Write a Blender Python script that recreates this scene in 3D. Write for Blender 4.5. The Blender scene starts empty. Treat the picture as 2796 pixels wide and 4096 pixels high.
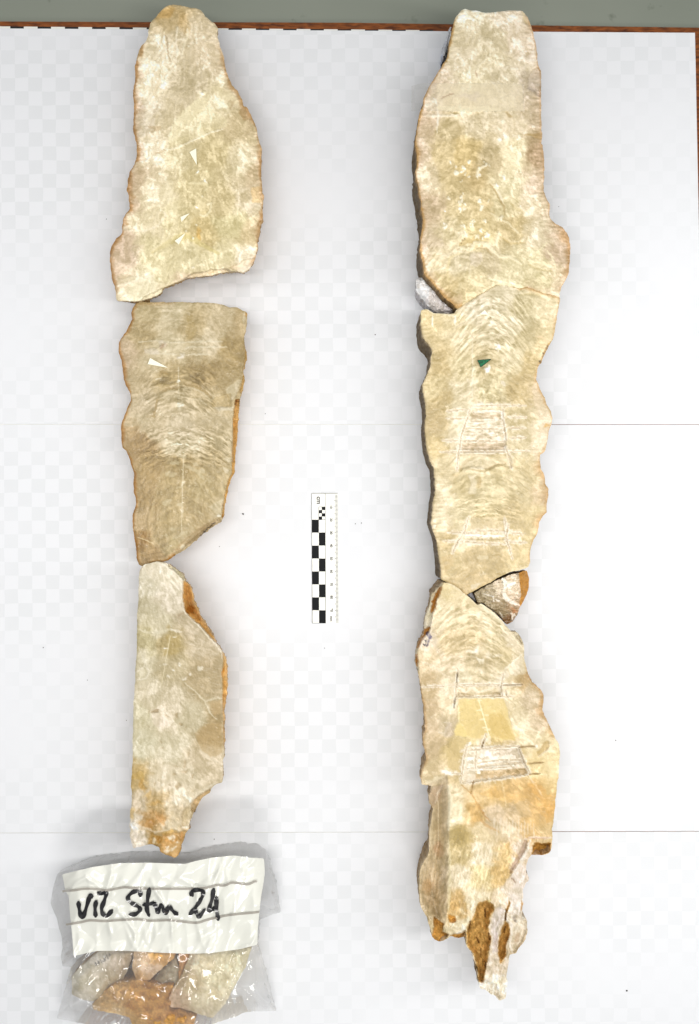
import bpy, math, random
import numpy as np

random.seed(7)
sc = bpy.context.scene
COL = sc.collection

# ------------------------------------------------------------------ camera
H = 0.62                    # lens height above the table (m)
PPM = 5150.0                # photo pixels per metre on the table plane
CX, CY = 1398.0, 2048.0
cam_d = bpy.data.cameras.new("camera")
cam = bpy.data.objects.new("camera", cam_d)
COL.objects.link(cam)
cam.location = (0, 0, H)
cam_d.sensor_width = 36
cam_d.lens = 36 * H / (4096 / PPM)
cam_d.clip_start = 0.01
cam_d.clip_end = 50
sc.camera = cam

# ------------------------------------------------------------------ light
w = bpy.data.worlds.new("World")
sc.world = w
w.use_nodes = True
w.node_tree.nodes["Background"].inputs[0].default_value = (0.90, 0.95, 1.0, 1)
w.node_tree.nodes["Background"].inputs[1].default_value = 0.20


def area(name, loc, target, size, size_y, power, color, spread=180):
    d = bpy.data.lights.new(name, 'AREA')
    d.shape = 'RECTANGLE'
    d.size, d.size_y, d.energy, d.color = size, size_y, power, color
    d.spread = math.radians(spread)
    o = bpy.data.objects.new(name, d)
    COL.objects.link(o)
    o.location = loc
    from mathutils import Vector
    o.rotation_euler = (Vector(target) - Vector(loc)).to_track_quat('-Z', 'Y').to_euler()
    return o


area("ceiling_lamp_left", (-0.50, 0.22, 0.60), (-0.30, 0.22, 0), 0.09, 2.0, 2.7, (1.0, 0.975, 0.95))
area("ceiling_lamp_right", (0.48, -0.03, 0.62), (0.27, -0.03, 0), 0.09, 2.1, 8.9, (1.0, 0.985, 0.96))
area("ceiling_lamp_front", (0.0, -0.85, 0.75), (0.0, -0.2, 0), 0.6, 0.10, 3.5, (1.0, 0.98, 0.95))

sc.view_settings.view_transform = 'Standard'
sc.view_settings.look = 'None'
sc.view_settings.exposure = 0.0
sc.view_settings.gamma = 1
sc.render.engine = 'CYCLES'
sc.cycles.max_bounces = 8
sc.cycles.transparent_max_bounces = 12


# ------------------------------------------------------------------ helpers
def unproj(px, py, z):
    """place a traced outline point on the table at its own height z (metres)"""
    k = (1 - np.asarray(z) / H) / PPM
    return (np.asarray(px) - CX) * k, (CY - np.asarray(py)) * k


CROPS = {
    'a': (400, 0, .44137), 'b': (400, 600, .44137), 'c': (400, 1150, .44137), 'd': (400, 1700, .44137),
    'e': (400, 2200, .44137), 'f': (400, 2800, .44137), 'g': (180, 3380, .63052), 'h': (250, 3500, .44137),
    'R': (1600, 0, .44137), 'S': (1600, 600, .44137), 'T': (1600, 1100, .44137), 'U': (1600, 1700, .44137),
    'V': (1600, 2200, .44137), 'W': (1600, 2700, .44137), 'X': (1600, 3350, .44137), 's': (1200, 1940, .24969),
    'p': (0, 0, 1.0), 't': (1880, 1400, .075662), 'i': (750, 2000, .157629), 'j': (1620, 2480, .126103),
}


def P(txt):
    """outline text: a letter picks the tracing sheet, the numbers after it are x y pairs on it"""
    out, cur, buf = [], None, []
    for tk in txt.split():
        if tk in CROPS:
            cur = CROPS[tk]
            continue
        buf.append(float(tk))
        if len(buf) == 2:
            out.append((cur[0] + buf[0] * cur[2], cur[1] + buf[1] * cur[2]))
            buf = []
    return np.array(out)


def lin(c):
    c = np.asarray(c, float)
    c = np.where(c > 1.001, c / 255.0, c) if c.max() > 1.001 else c
    return np.where(c <= 0.04045, c / 12.92, ((c + 0.055) / 1.055) ** 2.4)


def _h(ix, iy, seed):
    n = (ix.astype(np.int64) * 374761393 + iy.astype(np.int64) * 668265263 + seed * 974634777) & 0xffffffff
    n = ((n ^ (n >> 13)) * 1274126177) & 0xffffffff
    n = n ^ (n >> 16)
    return (n & 0xffffff) / float(0xffffff)


def noise(x, y, seed=0):
    x = np.asarray(x, float); y = np.asarray(y, float)
    ix, iy = np.floor(x).astype(np.int64), np.floor(y).astype(np.int64)
    fx, fy = x - ix, y - iy
    u, v = fx * fx * fx * (fx * (fx * 6 - 15) + 10), fy * fy * fy * (fy * (fy * 6 - 15) + 10)

    def g(a, b):
        t = _h(ix + a, iy + b, seed) * 2 * math.pi
        return np.cos(t) * (fx - a) + np.sin(t) * (fy - b)
    n0 = g(0, 0) * (1 - u) + g(1, 0) * u
    n1 = g(0, 1) * (1 - u) + g(1, 1) * u
    return (n0 * (1 - v) + n1 * v) * 1.5


def fbm(x, y, seed=0, octv=4, gain=.55):
    s, a, f, t = 0, 1., 1., 0
    for k in range(octv):
        s = s + a * noise(x * f + 17.3 * k, y * f - 9.1 * k, seed + k)
        t += a; a *= gain; f *= 2.03
    return s / t * 1.6


def voro(x, y, seed=0):
    ix, iy = np.floor(x).astype(np.int64), np.floor(y).astype(np.int64)
    d1 = np.full(x.shape, 9.); d2 = np.full(x.shape, 9.); idv = np.zeros(x.shape)
    for a in (-1, 0, 1):
        for b in (-1, 0, 1):
            cx = ix + a + _h(ix + a, iy + b, seed); cy = iy + b + _h(ix + a, iy + b, seed + 5)
            d = np.hypot(cx - x, cy - y); r = _h(ix + a, iy + b, seed + 9)
            m = d < d1
            d2 = np.where(m, d1, np.minimum(d2, d)); idv = np.where(m, r, idv); d1 = np.where(m, d, d1)
    return idv, d2 - d1


def seg_dist(px, py, line, closed=False):
    """distance to a polyline, and the unit direction away from the nearest point"""
    a = line if closed else line[:-1]
    b = np.roll(line, -1, 0) if closed else line[1:]
    best = np.full(px.shape, 1e9); nx = np.zeros(px.shape); ny = np.zeros(px.shape)
    tt = np.zeros(px.shape)
    for i in range(len(a)):
        dx, dy = b[i] - a[i]
        L = dx * dx + dy * dy + 1e-9
        t = np.clip(((px - a[i][0]) * dx + (py - a[i][1]) * dy) / L, 0, 1)
        qx, qy = a[i][0] + t * dx, a[i][1] + t * dy
        d = (px - qx) ** 2 + (py - qy) ** 2
        m = d < best
        best = np.where(m, d, best); nx = np.where(m, qx, nx); ny = np.where(m, qy, ny)
        tt = np.where(m, (i + t) / len(a), tt)
    return np.sqrt(best), nx, ny, tt


def inside(px, py, poly):
    r = np.zeros(px.shape, bool)
    n = len(poly)
    j = n - 1
    for i in range(n):
        xi, yi = poly[i]; xj, yj = poly[j]
        if yi != yj:
            c = ((yi > py) != (yj > py)) & (px < (xj - xi) * (py - yi) / (yj - yi) + xi)
            r ^= c
        j = i
    return r


def sstep(a, b, x):
    t = np.clip((x - a) / (b - a), 0, 1)
    return t * t * (3 - 2 * t)


def wobble(poly, amp, seed, step=5.0):
    """resample an outline finely and give it the small ragged irregularity of broken stone"""
    pts = []
    n = len(poly)
    for i in range(n):
        a, b = poly[i], poly[(i + 1) % n]
        L = np.hypot(*(b - a)); k = max(1, int(L / step))
        for q in range(k):
            pts.append(a + (b - a) * q / k)
    pts = np.array(pts)
    x, y = pts[:, 0], pts[:, 1]
    d = [(fbm(x / 30, y / 30, q, 3) * amp + noise(x / 7, y / 7, q + 40) * amp * .6) for q in (501, 502)]
    sm = (np.roll(pts, 1, 0) + np.roll(pts, -1, 0) + pts * 4) / 6
    return sm + np.stack(d, 1)


# ------------------------------------------------------------------ materials
def mat(name):
    m = bpy.data.materials.new(name)
    m.use_nodes = True
    nt = m.node_tree
    return m, nt, nt.nodes["Principled BSDF"]


def add(nt, kind, **kw):
    n = nt.nodes.new(kind)
    for k, v in kw.items():
        if k in n.inputs:
            n.inputs[k].default_value = v
        else:
            setattr(n, k, v)
    return n


def rgba(c):
    r = lin(c)
    return (float(r[0]), float(r[1]), float(r[2]), 1)


def simple(name, c, rough=.6, spec=.3, noise_amt=.04, scale=400, bump=0.0, metal=0, coat=0.0):
    m, nt, b = mat(name)
    tc = add(nt, 'ShaderNodeTexCoord')
    nz = add(nt, 'ShaderNodeTexNoise', Scale=scale, Detail=4.0)
    nt.links.new(tc.outputs['Object'], nz.inputs['Vector'])
    mx = add(nt, 'ShaderNodeMix', data_type='RGBA')
    c0 = rgba(c)
    mx.inputs[6].default_value = tuple(min(1, v * (1 - noise_amt * 2)) for v in c0[:3]) + (1,)
    mx.inputs[7].default_value = tuple(min(1, v * (1 + noise_amt * 2)) for v in c0[:3]) + (1,)
    nt.links.new(nz.outputs[0], mx.inputs[0])
    nt.links.new(mx.outputs[2], b.inputs['Base Color'])
    b.inputs['Roughness'].default_value = rough
    b.inputs['Specular IOR Level'].default_value = spec
    b.inputs['Metallic'].default_value = metal
    b.inputs['Coat Weight'].default_value = coat
    b.inputs['Coat Roughness'].default_value = .08
    if bump:
        bp = add(nt, 'ShaderNodeBump', Strength=bump, Distance=.0004)
        nt.links.new(nz.outputs[0], bp.inputs['Height'])
        nt.links.new(bp.outputs[0], b.inputs['Normal'])
    return m


def stone_material(name, rough=.36, spec=.45, grain=.03, bump=.3, pit=True):
    """calcite: colour zones come from the 'tint' attribute, grain, sparkle and fine relief from noise"""
    m, nt, b = mat(name)
    at = add(nt, 'ShaderNodeAttribute', attribute_name='tint')
    tc = add(nt, 'ShaderNodeTexCoord')
    n1 = add(nt, 'ShaderNodeTexNoise', Scale=900.0, Detail=5.0, Roughness=.6)
    n2 = add(nt, 'ShaderNodeTexNoise', Scale=240.0, Detail=6.0, Roughness=.62, Distortion=1.1)
    n3 = add(nt, 'ShaderNodeTexVoronoi', Scale=650.0)
    for n in (n1, n2, n3):
        nt.links.new(tc.outputs['Object'], n.inputs['Vector'])
    r1 = add(nt, 'ShaderNodeMapRange'); r1.inputs[1].default_value = .3; r1.inputs[2].default_value = .7
    r1.inputs[3].default_value = 1 - grain; r1.inputs[4].default_value = 1 + grain
    nt.links.new(n1.outputs[0], r1.inputs[0])
    r2 = add(nt, 'ShaderNodeMapRange'); r2.inputs[1].default_value = .35; r2.inputs[2].default_value = .65
    r2.inputs[3].default_value = 1 - grain; r2.inputs[4].default_value = 1 + grain
    nt.links.new(n2.outputs[0], r2.inputs[0])
    mu = add(nt, 'ShaderNodeMath', operation='MULTIPLY')
    nt.links.new(r1.outputs[0], mu.inputs[0]); nt.links.new(r2.outputs[0], mu.inputs[1])
    vm = add(nt, 'ShaderNodeVectorMath', operation='SCALE')
    nt.links.new(at.outputs['Color'], vm.inputs[0]); nt.links.new(mu.outputs[0], vm.inputs['Scale'])
    nt.links.new(vm.outputs[0], b.inputs['Base Color'])
    rr = add(nt, 'ShaderNodeMapRange'); rr.inputs[1].default_value = .35; rr.inputs[2].default_value = .65
    rr.inputs[3].default_value = rough - .13; rr.inputs[4].default_value = rough + .22
    nt.links.new(n2.outputs[0], rr.inputs[0]); nt.links.new(rr.outputs[0], b.inputs['Roughness'])
    b.inputs['Specular IOR Level'].default_value = spec
    bp = add(nt, 'ShaderNodeBump', Strength=bump, Distance=.0006)
    ad = add(nt, 'ShaderNodeMath', operation='ADD')
    nt.links.new(n2.outputs[0], ad.inputs[0]); nt.links.new(n3.outputs['Distance'], ad.inputs[1])
    nt.links.new(ad.outputs[0], bp.inputs['Height']); nt.links.new(bp.outputs[0], b.inputs['Normal'])
    b.inputs['Subsurface Weight'].default_value = .0
    return m


M_FACE = stone_material("sawn_calcite")
M_CRUST = stone_material("weathered_crust", rough=.6, spec=.25, grain=.14, bump=.9)
M_GLASSY = stone_material("glassy_calcite", rough=.2, spec=.8, grain=.1, bump=.9)
M_SED = stone_material("cave_sediment", rough=.75, spec=.15, grain=.2, bump=1.0)


# ------------------------------------------------------------------ object helpers
def tag(o, label, cat, group=None, kind=None):
    if label: o['label'] = label
    if cat: o['category'] = cat
    if group: o['group'] = group
    if kind: o['kind'] = kind
    return o


def empty(name, loc, label, cat, group=None):
    o = bpy.data.objects.new(name, None)
    o.empty_display_size = .01
    COL.objects.link(o)
    o.location = loc
    return tag(o, label, cat, group)


def mesh(name, verts, faces, m, parent=None, smooth=False, col=None, origin=None):
    """verts in world metres; the object's origin is put at origin (or at its parent's)"""
    v = np.asarray(verts, float)
    off = np.array(parent.location) if parent is not None else (np.array(origin) if origin is not None else np.zeros(3))
    me = bpy.data.meshes.new(name)
    me.from_pydata((v - off).tolist(), [], [list(map(int, f)) for f in faces])
    if smooth:
        me.polygons.foreach_set('use_smooth', [True] * len(me.polygons))
    if col is not None:
        a = me.color_attributes.new('tint', 'FLOAT_COLOR', 'POINT')
        c = np.ones((len(v), 4), np.float32); c[:, :3] = col
        a.data.foreach_set('color', c.ravel())
    me.materials.append(m)
    me.update()
    o = bpy.data.objects.new(name, me)
    COL.objects.link(o)
    if parent is not None:
        o.parent = parent
    else:
        o.location = off
    return o


def box_mesh(x0, x1, y0, y1, z0, z1):
    v = [(x, y, z) for z in (z0, z1) for (x, y) in ((x0, y0), (x1, y0), (x1, y1), (x0, y1))]
    f = [(3, 2, 1, 0), (4, 5, 6, 7), (0, 1, 5, 4), (1, 2, 6, 5), (2, 3, 7, 6), (3, 0, 4, 7)]
    return v, f


def prism(poly, z0, z1):
    """polygon (world xy, any winding) extruded"""
    p = np.asarray(poly)
    ar = np.sum(p[:, 0] * np.roll(p[:, 1], -1) - np.roll(p[:, 0], -1) * p[:, 1])
    if ar < 0: p = p[::-1]
    n = len(p)
    v = [(x, y, z0) for x, y in p] + [(x, y, z1) for x, y in p]
    f = [tuple(range(n - 1, -1, -1)), tuple(range(n, 2 * n))]
    f += [(i, (i + 1) % n, n + (i + 1) % n, n + i) for i in range(n)]
    return v, f


# ------------------------------------------------------------------ stone builder
class Field:
    """everything known about one stone on its tracing sheet: colours, relief and regions at points x, y"""

    def __init__(s, x, y, seed):
        s.x, s.y, s.seed = x, y, seed
        s.h = np.zeros(x.shape)              # mm below (-) or above (+) the sawn plane
        s.wx = x + 14 * fbm(x / 40, y / 40, seed + 70, 3)
        s.wy = y + 14 * fbm(x / 40, y / 40, seed + 80, 3)
        s.col = None
        s.v = np.zeros(x.shape)
        s.reg = np.zeros(x.shape, int)
        s.rims = []

    def base(s, pts):
        num = np.zeros(s.x.shape + (3,)); den = np.zeros(s.x.shape)
        X = s.x + 26 * fbm(s.x / 55, s.y / 55, s.seed + 7, 4); Y = s.y + 26 * fbm(s.x / 55, s.y / 55, s.seed + 8, 4)
        for (px, py, c) in pts:
            wgt = 1 / (((X - px) ** 2 + (Y - py) ** 2) / 900. + .35) ** 2.6
            num += wgt[:, None] * np.array(c)[None, :] / 255.; den += wgt
        s.col = num / den[:, None]
        m = s.col.mean(0); q = s.col - m; g = q.mean(1, keepdims=True); s.col = m + g * 1.3 + (q - g) * .72

    def blades(s, th, across, length, seed, n=7):
        """streaks that follow the local crystal direction th (radians from the vertical)"""
        dx, dy = np.sin(th), np.cos(th)
        acc = 0
        for t in np.linspace(-.5, .5, n):
            X, Y = s.x + dx * t * length, s.y + dy * t * length
            acc = acc + noise(X / across, Y / across, seed) + .5 * noise(X / across * 2.1, Y / across * 2.1, seed + 1)
        return acc / n * 2.0

    def tex(s, amp=1.0, vert=1.0, size=1.0, axis=None, fan=.35, rx=130., ed=None):
        """crystal fabric: opaque white against honey-clear zones, feathery blades, pale veins, glassy specks"""
        x, y, sd = s.x, s.y, s.seed
        axis = x.mean() if axis is None else axis
        th = fan * (x - axis) / rx + .5 * fbm(x / 90, y / 120, sd + 90, 2)
        if vert < 0: th = th + math.pi / 2
        if ed is not None:     # palisade crystals stand square to the old surface
            k = 1 - sstep(20, 50, ed); th = th * (1 - k) + k * (math.pi / 2) * np.sign(x - axis) * .95
        big = fbm(s.wx / 80, s.wy / 110, sd + 1, 5)
        opaque = sstep(-.05, .07, big)
        det = .45 + .55 * opaque
        b1 = s.blades(th, 12 * size, 26 * size, sd + 2, 5); b2 = s.blades(th, 6.5 * size, 13 * size, sd + 12, 4)
        b3 = fbm(x / 9, y / 10, sd + 13, 2)
        ida, ea = voro(s.wx / (40 * size), s.wy / (52 * size), sd + 4)
        idb, eb = voro(s.wx / (15 * size), s.wy / (22 * size), sd + 5)
        light = sstep(.12, .20, b1 + .3 * (ida - .5)); dark = sstep(.14, .22, -b1 + .3 * (ida - .5))
        light2 = sstep(.16, .28, b2); dark2 = sstep(.16, .28, -b2)
        n3 = fbm(x / 55, y / 75, sd + 14, 4)
        vein = (1 - sstep(.010, .04, np.abs(n3))) * sstep(0, .25, noise(x / 60, y / 60, sd + 15))
        spk = sstep(.40, .50, noise(x / 5.5, y / 7, sd + 16) + .15 * noise(x / 50, y / 50, sd + 17))
        u1, u2 = x + 30 * fbm(x / 60, y / 60, sd + 61, 2), y + 30 * fbm(x / 60, y / 60, sd + 62, 2)
        c, sn = np.cos(th), np.sin(th)
        wi = fbm((u1 * c.mean() - u2 * sn.mean()) / 22, u2 / 48, sd + 63, 4)
        wisp = sstep(.05, .22, wi) - 1.1 * sstep(.10, .26, -wi)
        s.v += amp * (1.25 * (opaque - .5) + .7 * (ida - .5) + .4 * det * (idb - .5) + 1.0 * wisp * (.55 + .45 * opaque) + det * (.50 * light - .65 * dark + .22 * light2 - .28 * dark2 + .25 * b3) + .8 * vein + .8 * spk)
        s.h += amp * (.12 * light - .14 * dark + .09 * light2 - .10 * dark2 + .12 * (ida - .5) + .14 * (idb - .5) + .06 * vein + .1 * spk)

    def bands(s, ax, apex, rx, drop, y0, y1, amp=.7, period=20., wid=1.0):
        """domed growth layers, apex upward, centred on ax"""
        dx = (s.x - ax) / rx
        L = s.y + drop * (1 - np.sqrt(np.clip(1 - dx ** 2 * .8, 0.02, 1)) + .15 * dx ** 2) * -1.0
        L = s.y - drop * (np.sqrt(1 + 2.2 * dx ** 2) - 1)
        L = L + 5 * fbm(s.x / 28, s.y / 40, s.seed + 24, 2)
        m = sstep(y0 - 40, y0 + 20, s.y) * (1 - sstep(y1 - 20, y1 + 40, s.y)) * (1 - sstep(.75, 1.15, np.abs(dx)))
        n = noise(s.x / 75 + 3, L / period, s.seed + 21) + .35 * noise(s.x / 40, L / period * 2.3, s.seed + 25)
        n2 = noise(s.x / 20, L / period * 2.2, s.seed + 22) * sstep(-.3, .2, noise(s.wx / 50, s.wy / 50, s.seed + 23))
        s.v *= 1 - .45 * m * min(1, amp)
        s.v += amp * m * (1.25 * np.tanh(5 * n) + 1.3 * np.tanh(4 * n2))
        s.h += amp * m * (.10 * np.tanh(4 * n) + .10 * np.tanh(4 * n2))

    def rim(s, poly_d, mask, c, width=16., strength=.7):
        n = np.clip(1 + .5 * fbm(s.x / 18, s.y / 18, s.seed + 31, 3) + 1.0 * fbm(s.x / 90, s.y / 90, s.seed + 33, 2), .15, 3)
        s.rims.append((-width, (1 - sstep(.15, 1.0, poly_d / (width * n))) * mask * strength, c))

    def mix(s, k, c):
        s.col = s.col * (1 - k[:, None]) + np.array(c)[None, :] / 255. * k[:, None]

    def blob(s, txt, rx, ry, c, k=.7, rot=0., soft=.5, dh=0., flat=0.):
        p = P(txt)[0]
        dx, dy = s.wx - p[0], s.wy - p[1]
        a = math.radians(rot)
        u, v = dx * math.cos(a) + dy * math.sin(a), -dx * math.sin(a) + dy * math.cos(a)
        d = np.hypot(u / rx, v / ry)
        kk = (1 - sstep(1 - soft, 1 + soft * .4, d)) * k
        s.mix(kk, c); s.h += kk * dh
        if flat: s.v *= 1 - kk * flat
        return kk

    def stroke(s, txt, wid, c, k=.8, dh=0., taper=True, rag=.35, raw=False):
        l = P(txt)
        X, Y = (s.x, s.y) if raw else (s.x + 3 * noise(s.x / 12, s.y / 12, s.seed + 41), s.y + 3 * noise(s.x / 12, s.y / 12, s.seed + 42))
        d, _, _, t = seg_dist(X, Y, l)
        ww = wid * (1 + rag * fbm(s.x / 14, s.y / 14, s.seed + 43, 2))
        if taper: ww = ww * (.25 + .75 * np.sin(np.clip(t, 0, 1) * math.pi) ** .5)
        kk = (1 - sstep(ww * .45, ww * .5 + 2.2, d)) * k
        s.mix(kk, c); s.h += kk * dh; s.v *= 1 - .75 * kk
        return kk

    def region(s, txt, c=None, k=1., dh=0., soft=5., idx=None, flat=0., warp=True):
        pl = P(txt)
        X, Y = (s.x * .6 + s.wx * .4, s.y * .6 + s.wy * .4) if warp else (s.x, s.y)
        d, _, _, _ = seg_dist(X, Y, pl, True)
        sd = np.where(inside(X, Y, pl), -d, d)
        kk = 1 - sstep(-soft, soft * .3, sd)
        if c is not None:
            s.mix(kk * k, c); s.v *= 1 - .3 * kk * k
        s.h += kk * dh
        if flat: s.v *= 1 - kk * flat
        if idx is not None: s.reg = np.where(sd < 0, idx, s.reg)
        return kk, -sd

    def final(s, gain=1.0):
        for _, k, c in sorted(s.rims, key=lambda t: t[0]): s.mix(k, c)
        s.rims = []
        g = s.col.mean(1, keepdims=True); s.col = g + (s.col - g) * np.array([.98, .92, .98])[None, :]
        f = 1 + gain * s.v[:, None] * np.array([.070, .076, .105])[None, :]
        return np.clip(s.col * f * np.array([1.012, .996, .975])[None, :], .02, .97)


def stone(name, label, cat, outline, top, paint, seed, parts, inset=9., amp=2.2, cell=3.7, group=None, wall=None,
          wallcol=(176, 140, 88), wall_part='outer_crust', base_z=0.0, wallmat=None, rings=7, tone=1.0):
    """a broken half stalagmite, sawn face up: fine relief on the face, rough sides curving under to the table.
    top: height of the sawn face in mm; paint(field, d_edge) -> None; parts: {index: (name, material)}"""
    poly = wobble(outline, amp, seed)
    x0, y0 = poly.min(0) - cell; x1, y1 = poly.max(0) + cell
    nx, ny = int((x1 - x0) / cell) + 2, int((y1 - y0) / cell) + 2
    gx, gy = np.meshgrid(x0 + np.arange(nx) * cell, y0 + np.arange(ny) * cell)
    ccx, ccy = (gx[:-1, :-1] + cell / 2).ravel(), (gy[:-1, :-1] + cell / 2).ravel()
    ins = inside(ccx, ccy, poly).reshape(ny - 1, nx - 1)
    for _ in range(2):   # drop lone spurs
        nb = np.zeros(ins.shape, int)
        pad = np.pad(ins, 1).astype(int)
        nb = pad[:-2, 1:-1] + pad[2:, 1:-1] + pad[1:-1, :-2] + pad[1:-1, 2:]
        ins &= nb >= 2
    cy_, cx_ = np.nonzero(ins)
    vid = -np.ones((ny, nx), int)
    used = np.zeros((ny, nx), bool)
    for a in (0, 1):
        for b in (0, 1):
            used[cy_ + a, cx_ + b] = True
    vid[used] = np.arange(used.sum())
    X, Y = gx[used].copy(), gy[used].copy()
    quads = np.stack([vid[cy_, cx_], vid[cy_ + 1, cx_], vid[cy_ + 1, cx_ + 1], vid[cy_, cx_ + 1]], 1)  # ccw seen from above
    # boundary edges
    ed = {}
    for k in range(4):
        for a, b in zip(quads[:, k].tolist(), quads[:, (k + 1) % 4].tolist()):
            ed[(a, b)] = 1
    bed = [(a, b) for (a, b) in ed if (b, a) not in ed]
    bv = np.array(sorted({a for a, b in bed}))
    d, qx, qy, _ = seg_dist(X[bv], Y[bv], poly, True)
    X[bv], Y[bv] = qx, qy
    dist, qx2, qy2, _ = seg_dist(X, Y, P(outline) if isinstance(outline, str) else outline, True)
    F = Field(X, Y, seed)
    paint(F, dist)
    col = np.clip(lin(F.final()) * tone, 0, .93)
    z = (top + F.h) / 1000.
    z = np.maximum(z, .0015 + base_z)
    # soft worn arris
    z -= .0007 * (1 - sstep(0, 5, dist))
    wx_, wy_ = unproj(X, Y, z)
    V = np.stack([wx_, wy_, z], 1)
    cxm, cym = V[:, 0].mean(), V[:, 1].mean()
    root = empty(name, (cxm, cym, base_z), label, cat, group)
    # parts of the top
    creg = np.array([np.bincount(F.reg[q]).argmax() for q in quads]) if F.reg.any() else np.zeros(len(quads), int)
    for idx, (pn, pm) in parts.items():
        sel = quads[creg == idx]
        if len(sel) == 0: continue
        u, inv = np.unique(sel.ravel(), return_inverse=True)
        mesh(pn, V[u], inv.reshape(-1, 4), pm, root, True, col[u])
    # sides
    nbr = {}
    for a, b in bed:
        nbr.setdefault(a, []).append((a, b)); nbr.setdefault(b, []).append((a, b))
    N = np.zeros((len(bv), 2))
    pos = {int(v): i for i, v in enumerate(bv)}
    for a, b in bed:
        e = V[b, :2] - V[a, :2]
        n = np.array([e[1], -e[0]])
        N[pos[a]] += n; N[pos[b]] += n
    # smooth the outward directions along the rim
    for _ in range(6):
        N2 = N.copy()
        for a, b in bed:
            N2[pos[a]] += N[pos[b]] * .5; N2[pos[b]] += N[pos[a]] * .5
        N = N2 / (np.linalg.norm(N2, axis=1)[:, None] + 1e-12)
    zt = z[bv]
    fl = np.full(len(bv), -inset) if wall is None else wall(X[bv], Y[bv], inset)
    nr = rings
    VV = [V[bv]]
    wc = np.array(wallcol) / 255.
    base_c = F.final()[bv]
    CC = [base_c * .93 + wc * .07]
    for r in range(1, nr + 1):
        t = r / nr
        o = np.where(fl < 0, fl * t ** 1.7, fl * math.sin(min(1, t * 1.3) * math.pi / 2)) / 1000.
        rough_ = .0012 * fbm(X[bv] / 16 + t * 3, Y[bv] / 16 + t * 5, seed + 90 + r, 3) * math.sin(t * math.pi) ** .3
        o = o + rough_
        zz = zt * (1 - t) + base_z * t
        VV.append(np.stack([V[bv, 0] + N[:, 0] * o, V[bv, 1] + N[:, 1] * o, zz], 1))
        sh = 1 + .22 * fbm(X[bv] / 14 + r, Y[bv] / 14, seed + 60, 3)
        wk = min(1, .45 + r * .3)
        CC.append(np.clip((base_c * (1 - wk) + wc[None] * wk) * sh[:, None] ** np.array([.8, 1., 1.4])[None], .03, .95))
    VV = np.concatenate(VV); CC = lin(np.concatenate(CC))
    nb_ = len(bv)
    fc = []
    for a, b in bed:
        ia, ib = pos[a], pos[b]
        for r in range(nr):
            fc.append((ib + r * nb_, ia + r * nb_, ia + (r + 1) * nb_, ib + (r + 1) * nb_))
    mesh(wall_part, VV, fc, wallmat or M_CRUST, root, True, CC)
    return root, F, dist


# =================================================================== SETTING
WOODM, nt, b = mat("brown_wood_edge")
tc = add(nt, 'ShaderNodeTexCoord'); mp = add(nt, 'ShaderNodeMapping'); mp.inputs['Scale'].default_value = (1, 4, 1)
nz = add(nt, 'ShaderNodeTexNoise', Scale=110.0, Detail=5.0, Distortion=.5)
cr = add(nt, 'ShaderNodeValToRGB'); cr.color_ramp.elements[0].color = rgba((78, 38, 14)); cr.color_ramp.elements[1].color = rgba((150, 84, 34))
cr.color_ramp.elements[0].position = .3; cr.color_ramp.elements[1].position = .7
nt.links.new(tc.outputs['Object'], mp.inputs[0]); nt.links.new(mp.outputs[0], nz.inputs['Vector'])
nt.links.new(nz.outputs[0], cr.inputs[0]); nt.links.new(cr.outputs[0], b.inputs['Base Color']); b.inputs['Roughness'].default_value = .5

GREYM, nt, b = mat("grey_green_linoleum")
tc = add(nt, 'ShaderNodeTexCoord')
nz = add(nt, 'ShaderNodeTexNoise', Scale=9.0, Detail=6.0); nz2 = add(nt, 'ShaderNodeTexNoise', Scale=70.0, Detail=3.0)
cr = add(nt, 'ShaderNodeValToRGB'); cr.color_ramp.elements[0].color = rgba((128, 134, 122)); cr.color_ramp.elements[1].color = rgba((146, 150, 138))
cr2 = add(nt, 'ShaderNodeValToRGB'); cr2.color_ramp.elements[0].color = (.62, .64, .6, 1); cr2.color_ramp.elements[1].color = (1, 1, 1, 1)
cr2.color_ramp.elements[0].position = .26; cr2.color_ramp.elements[1].position = .36
mxx = add(nt, 'ShaderNodeMix', data_type='RGBA', blend_type='MULTIPLY'); mxx.inputs[0].default_value = .8
for n in (nz, nz2): nt.links.new(tc.outputs['Object'], n.inputs['Vector'])
nt.links.new(nz.outputs[0], cr.inputs[0]); nt.links.new(nz2.outputs[0], cr2.inputs[0])
nt.links.new(cr.outputs[0], mxx.inputs[6]); nt.links.new(cr2.outputs[0], mxx.inputs[7])
nt.links.new(mxx.outputs[2], b.inputs['Base Color']); b.inputs['Roughness'].default_value = .45

# the neighbouring linoleum top, a few millimetres lower, and the wooden table the paper lies on
v, f = box_mesh(-1.4, 1.4, -1.4, 1.4, -.030, -.0035)
mesh("worktop_surface", v, f, GREYM)['kind'] = 'structure'
tx = lambda px, py, z=0.: tuple(float(q) for q in unproj(px, py, z))
tp = [tx(-2600, 66), tx(0, 84), tx(1400, 89), tx(2796, 109), tx(2990, 112), tx(3030, 6800), tx(-2600, 6800)]
v, f = prism(tp, -.0034, -.0006)
mesh("tabletop", v, f, WOODM)['kind'] = 'structure'


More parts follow.
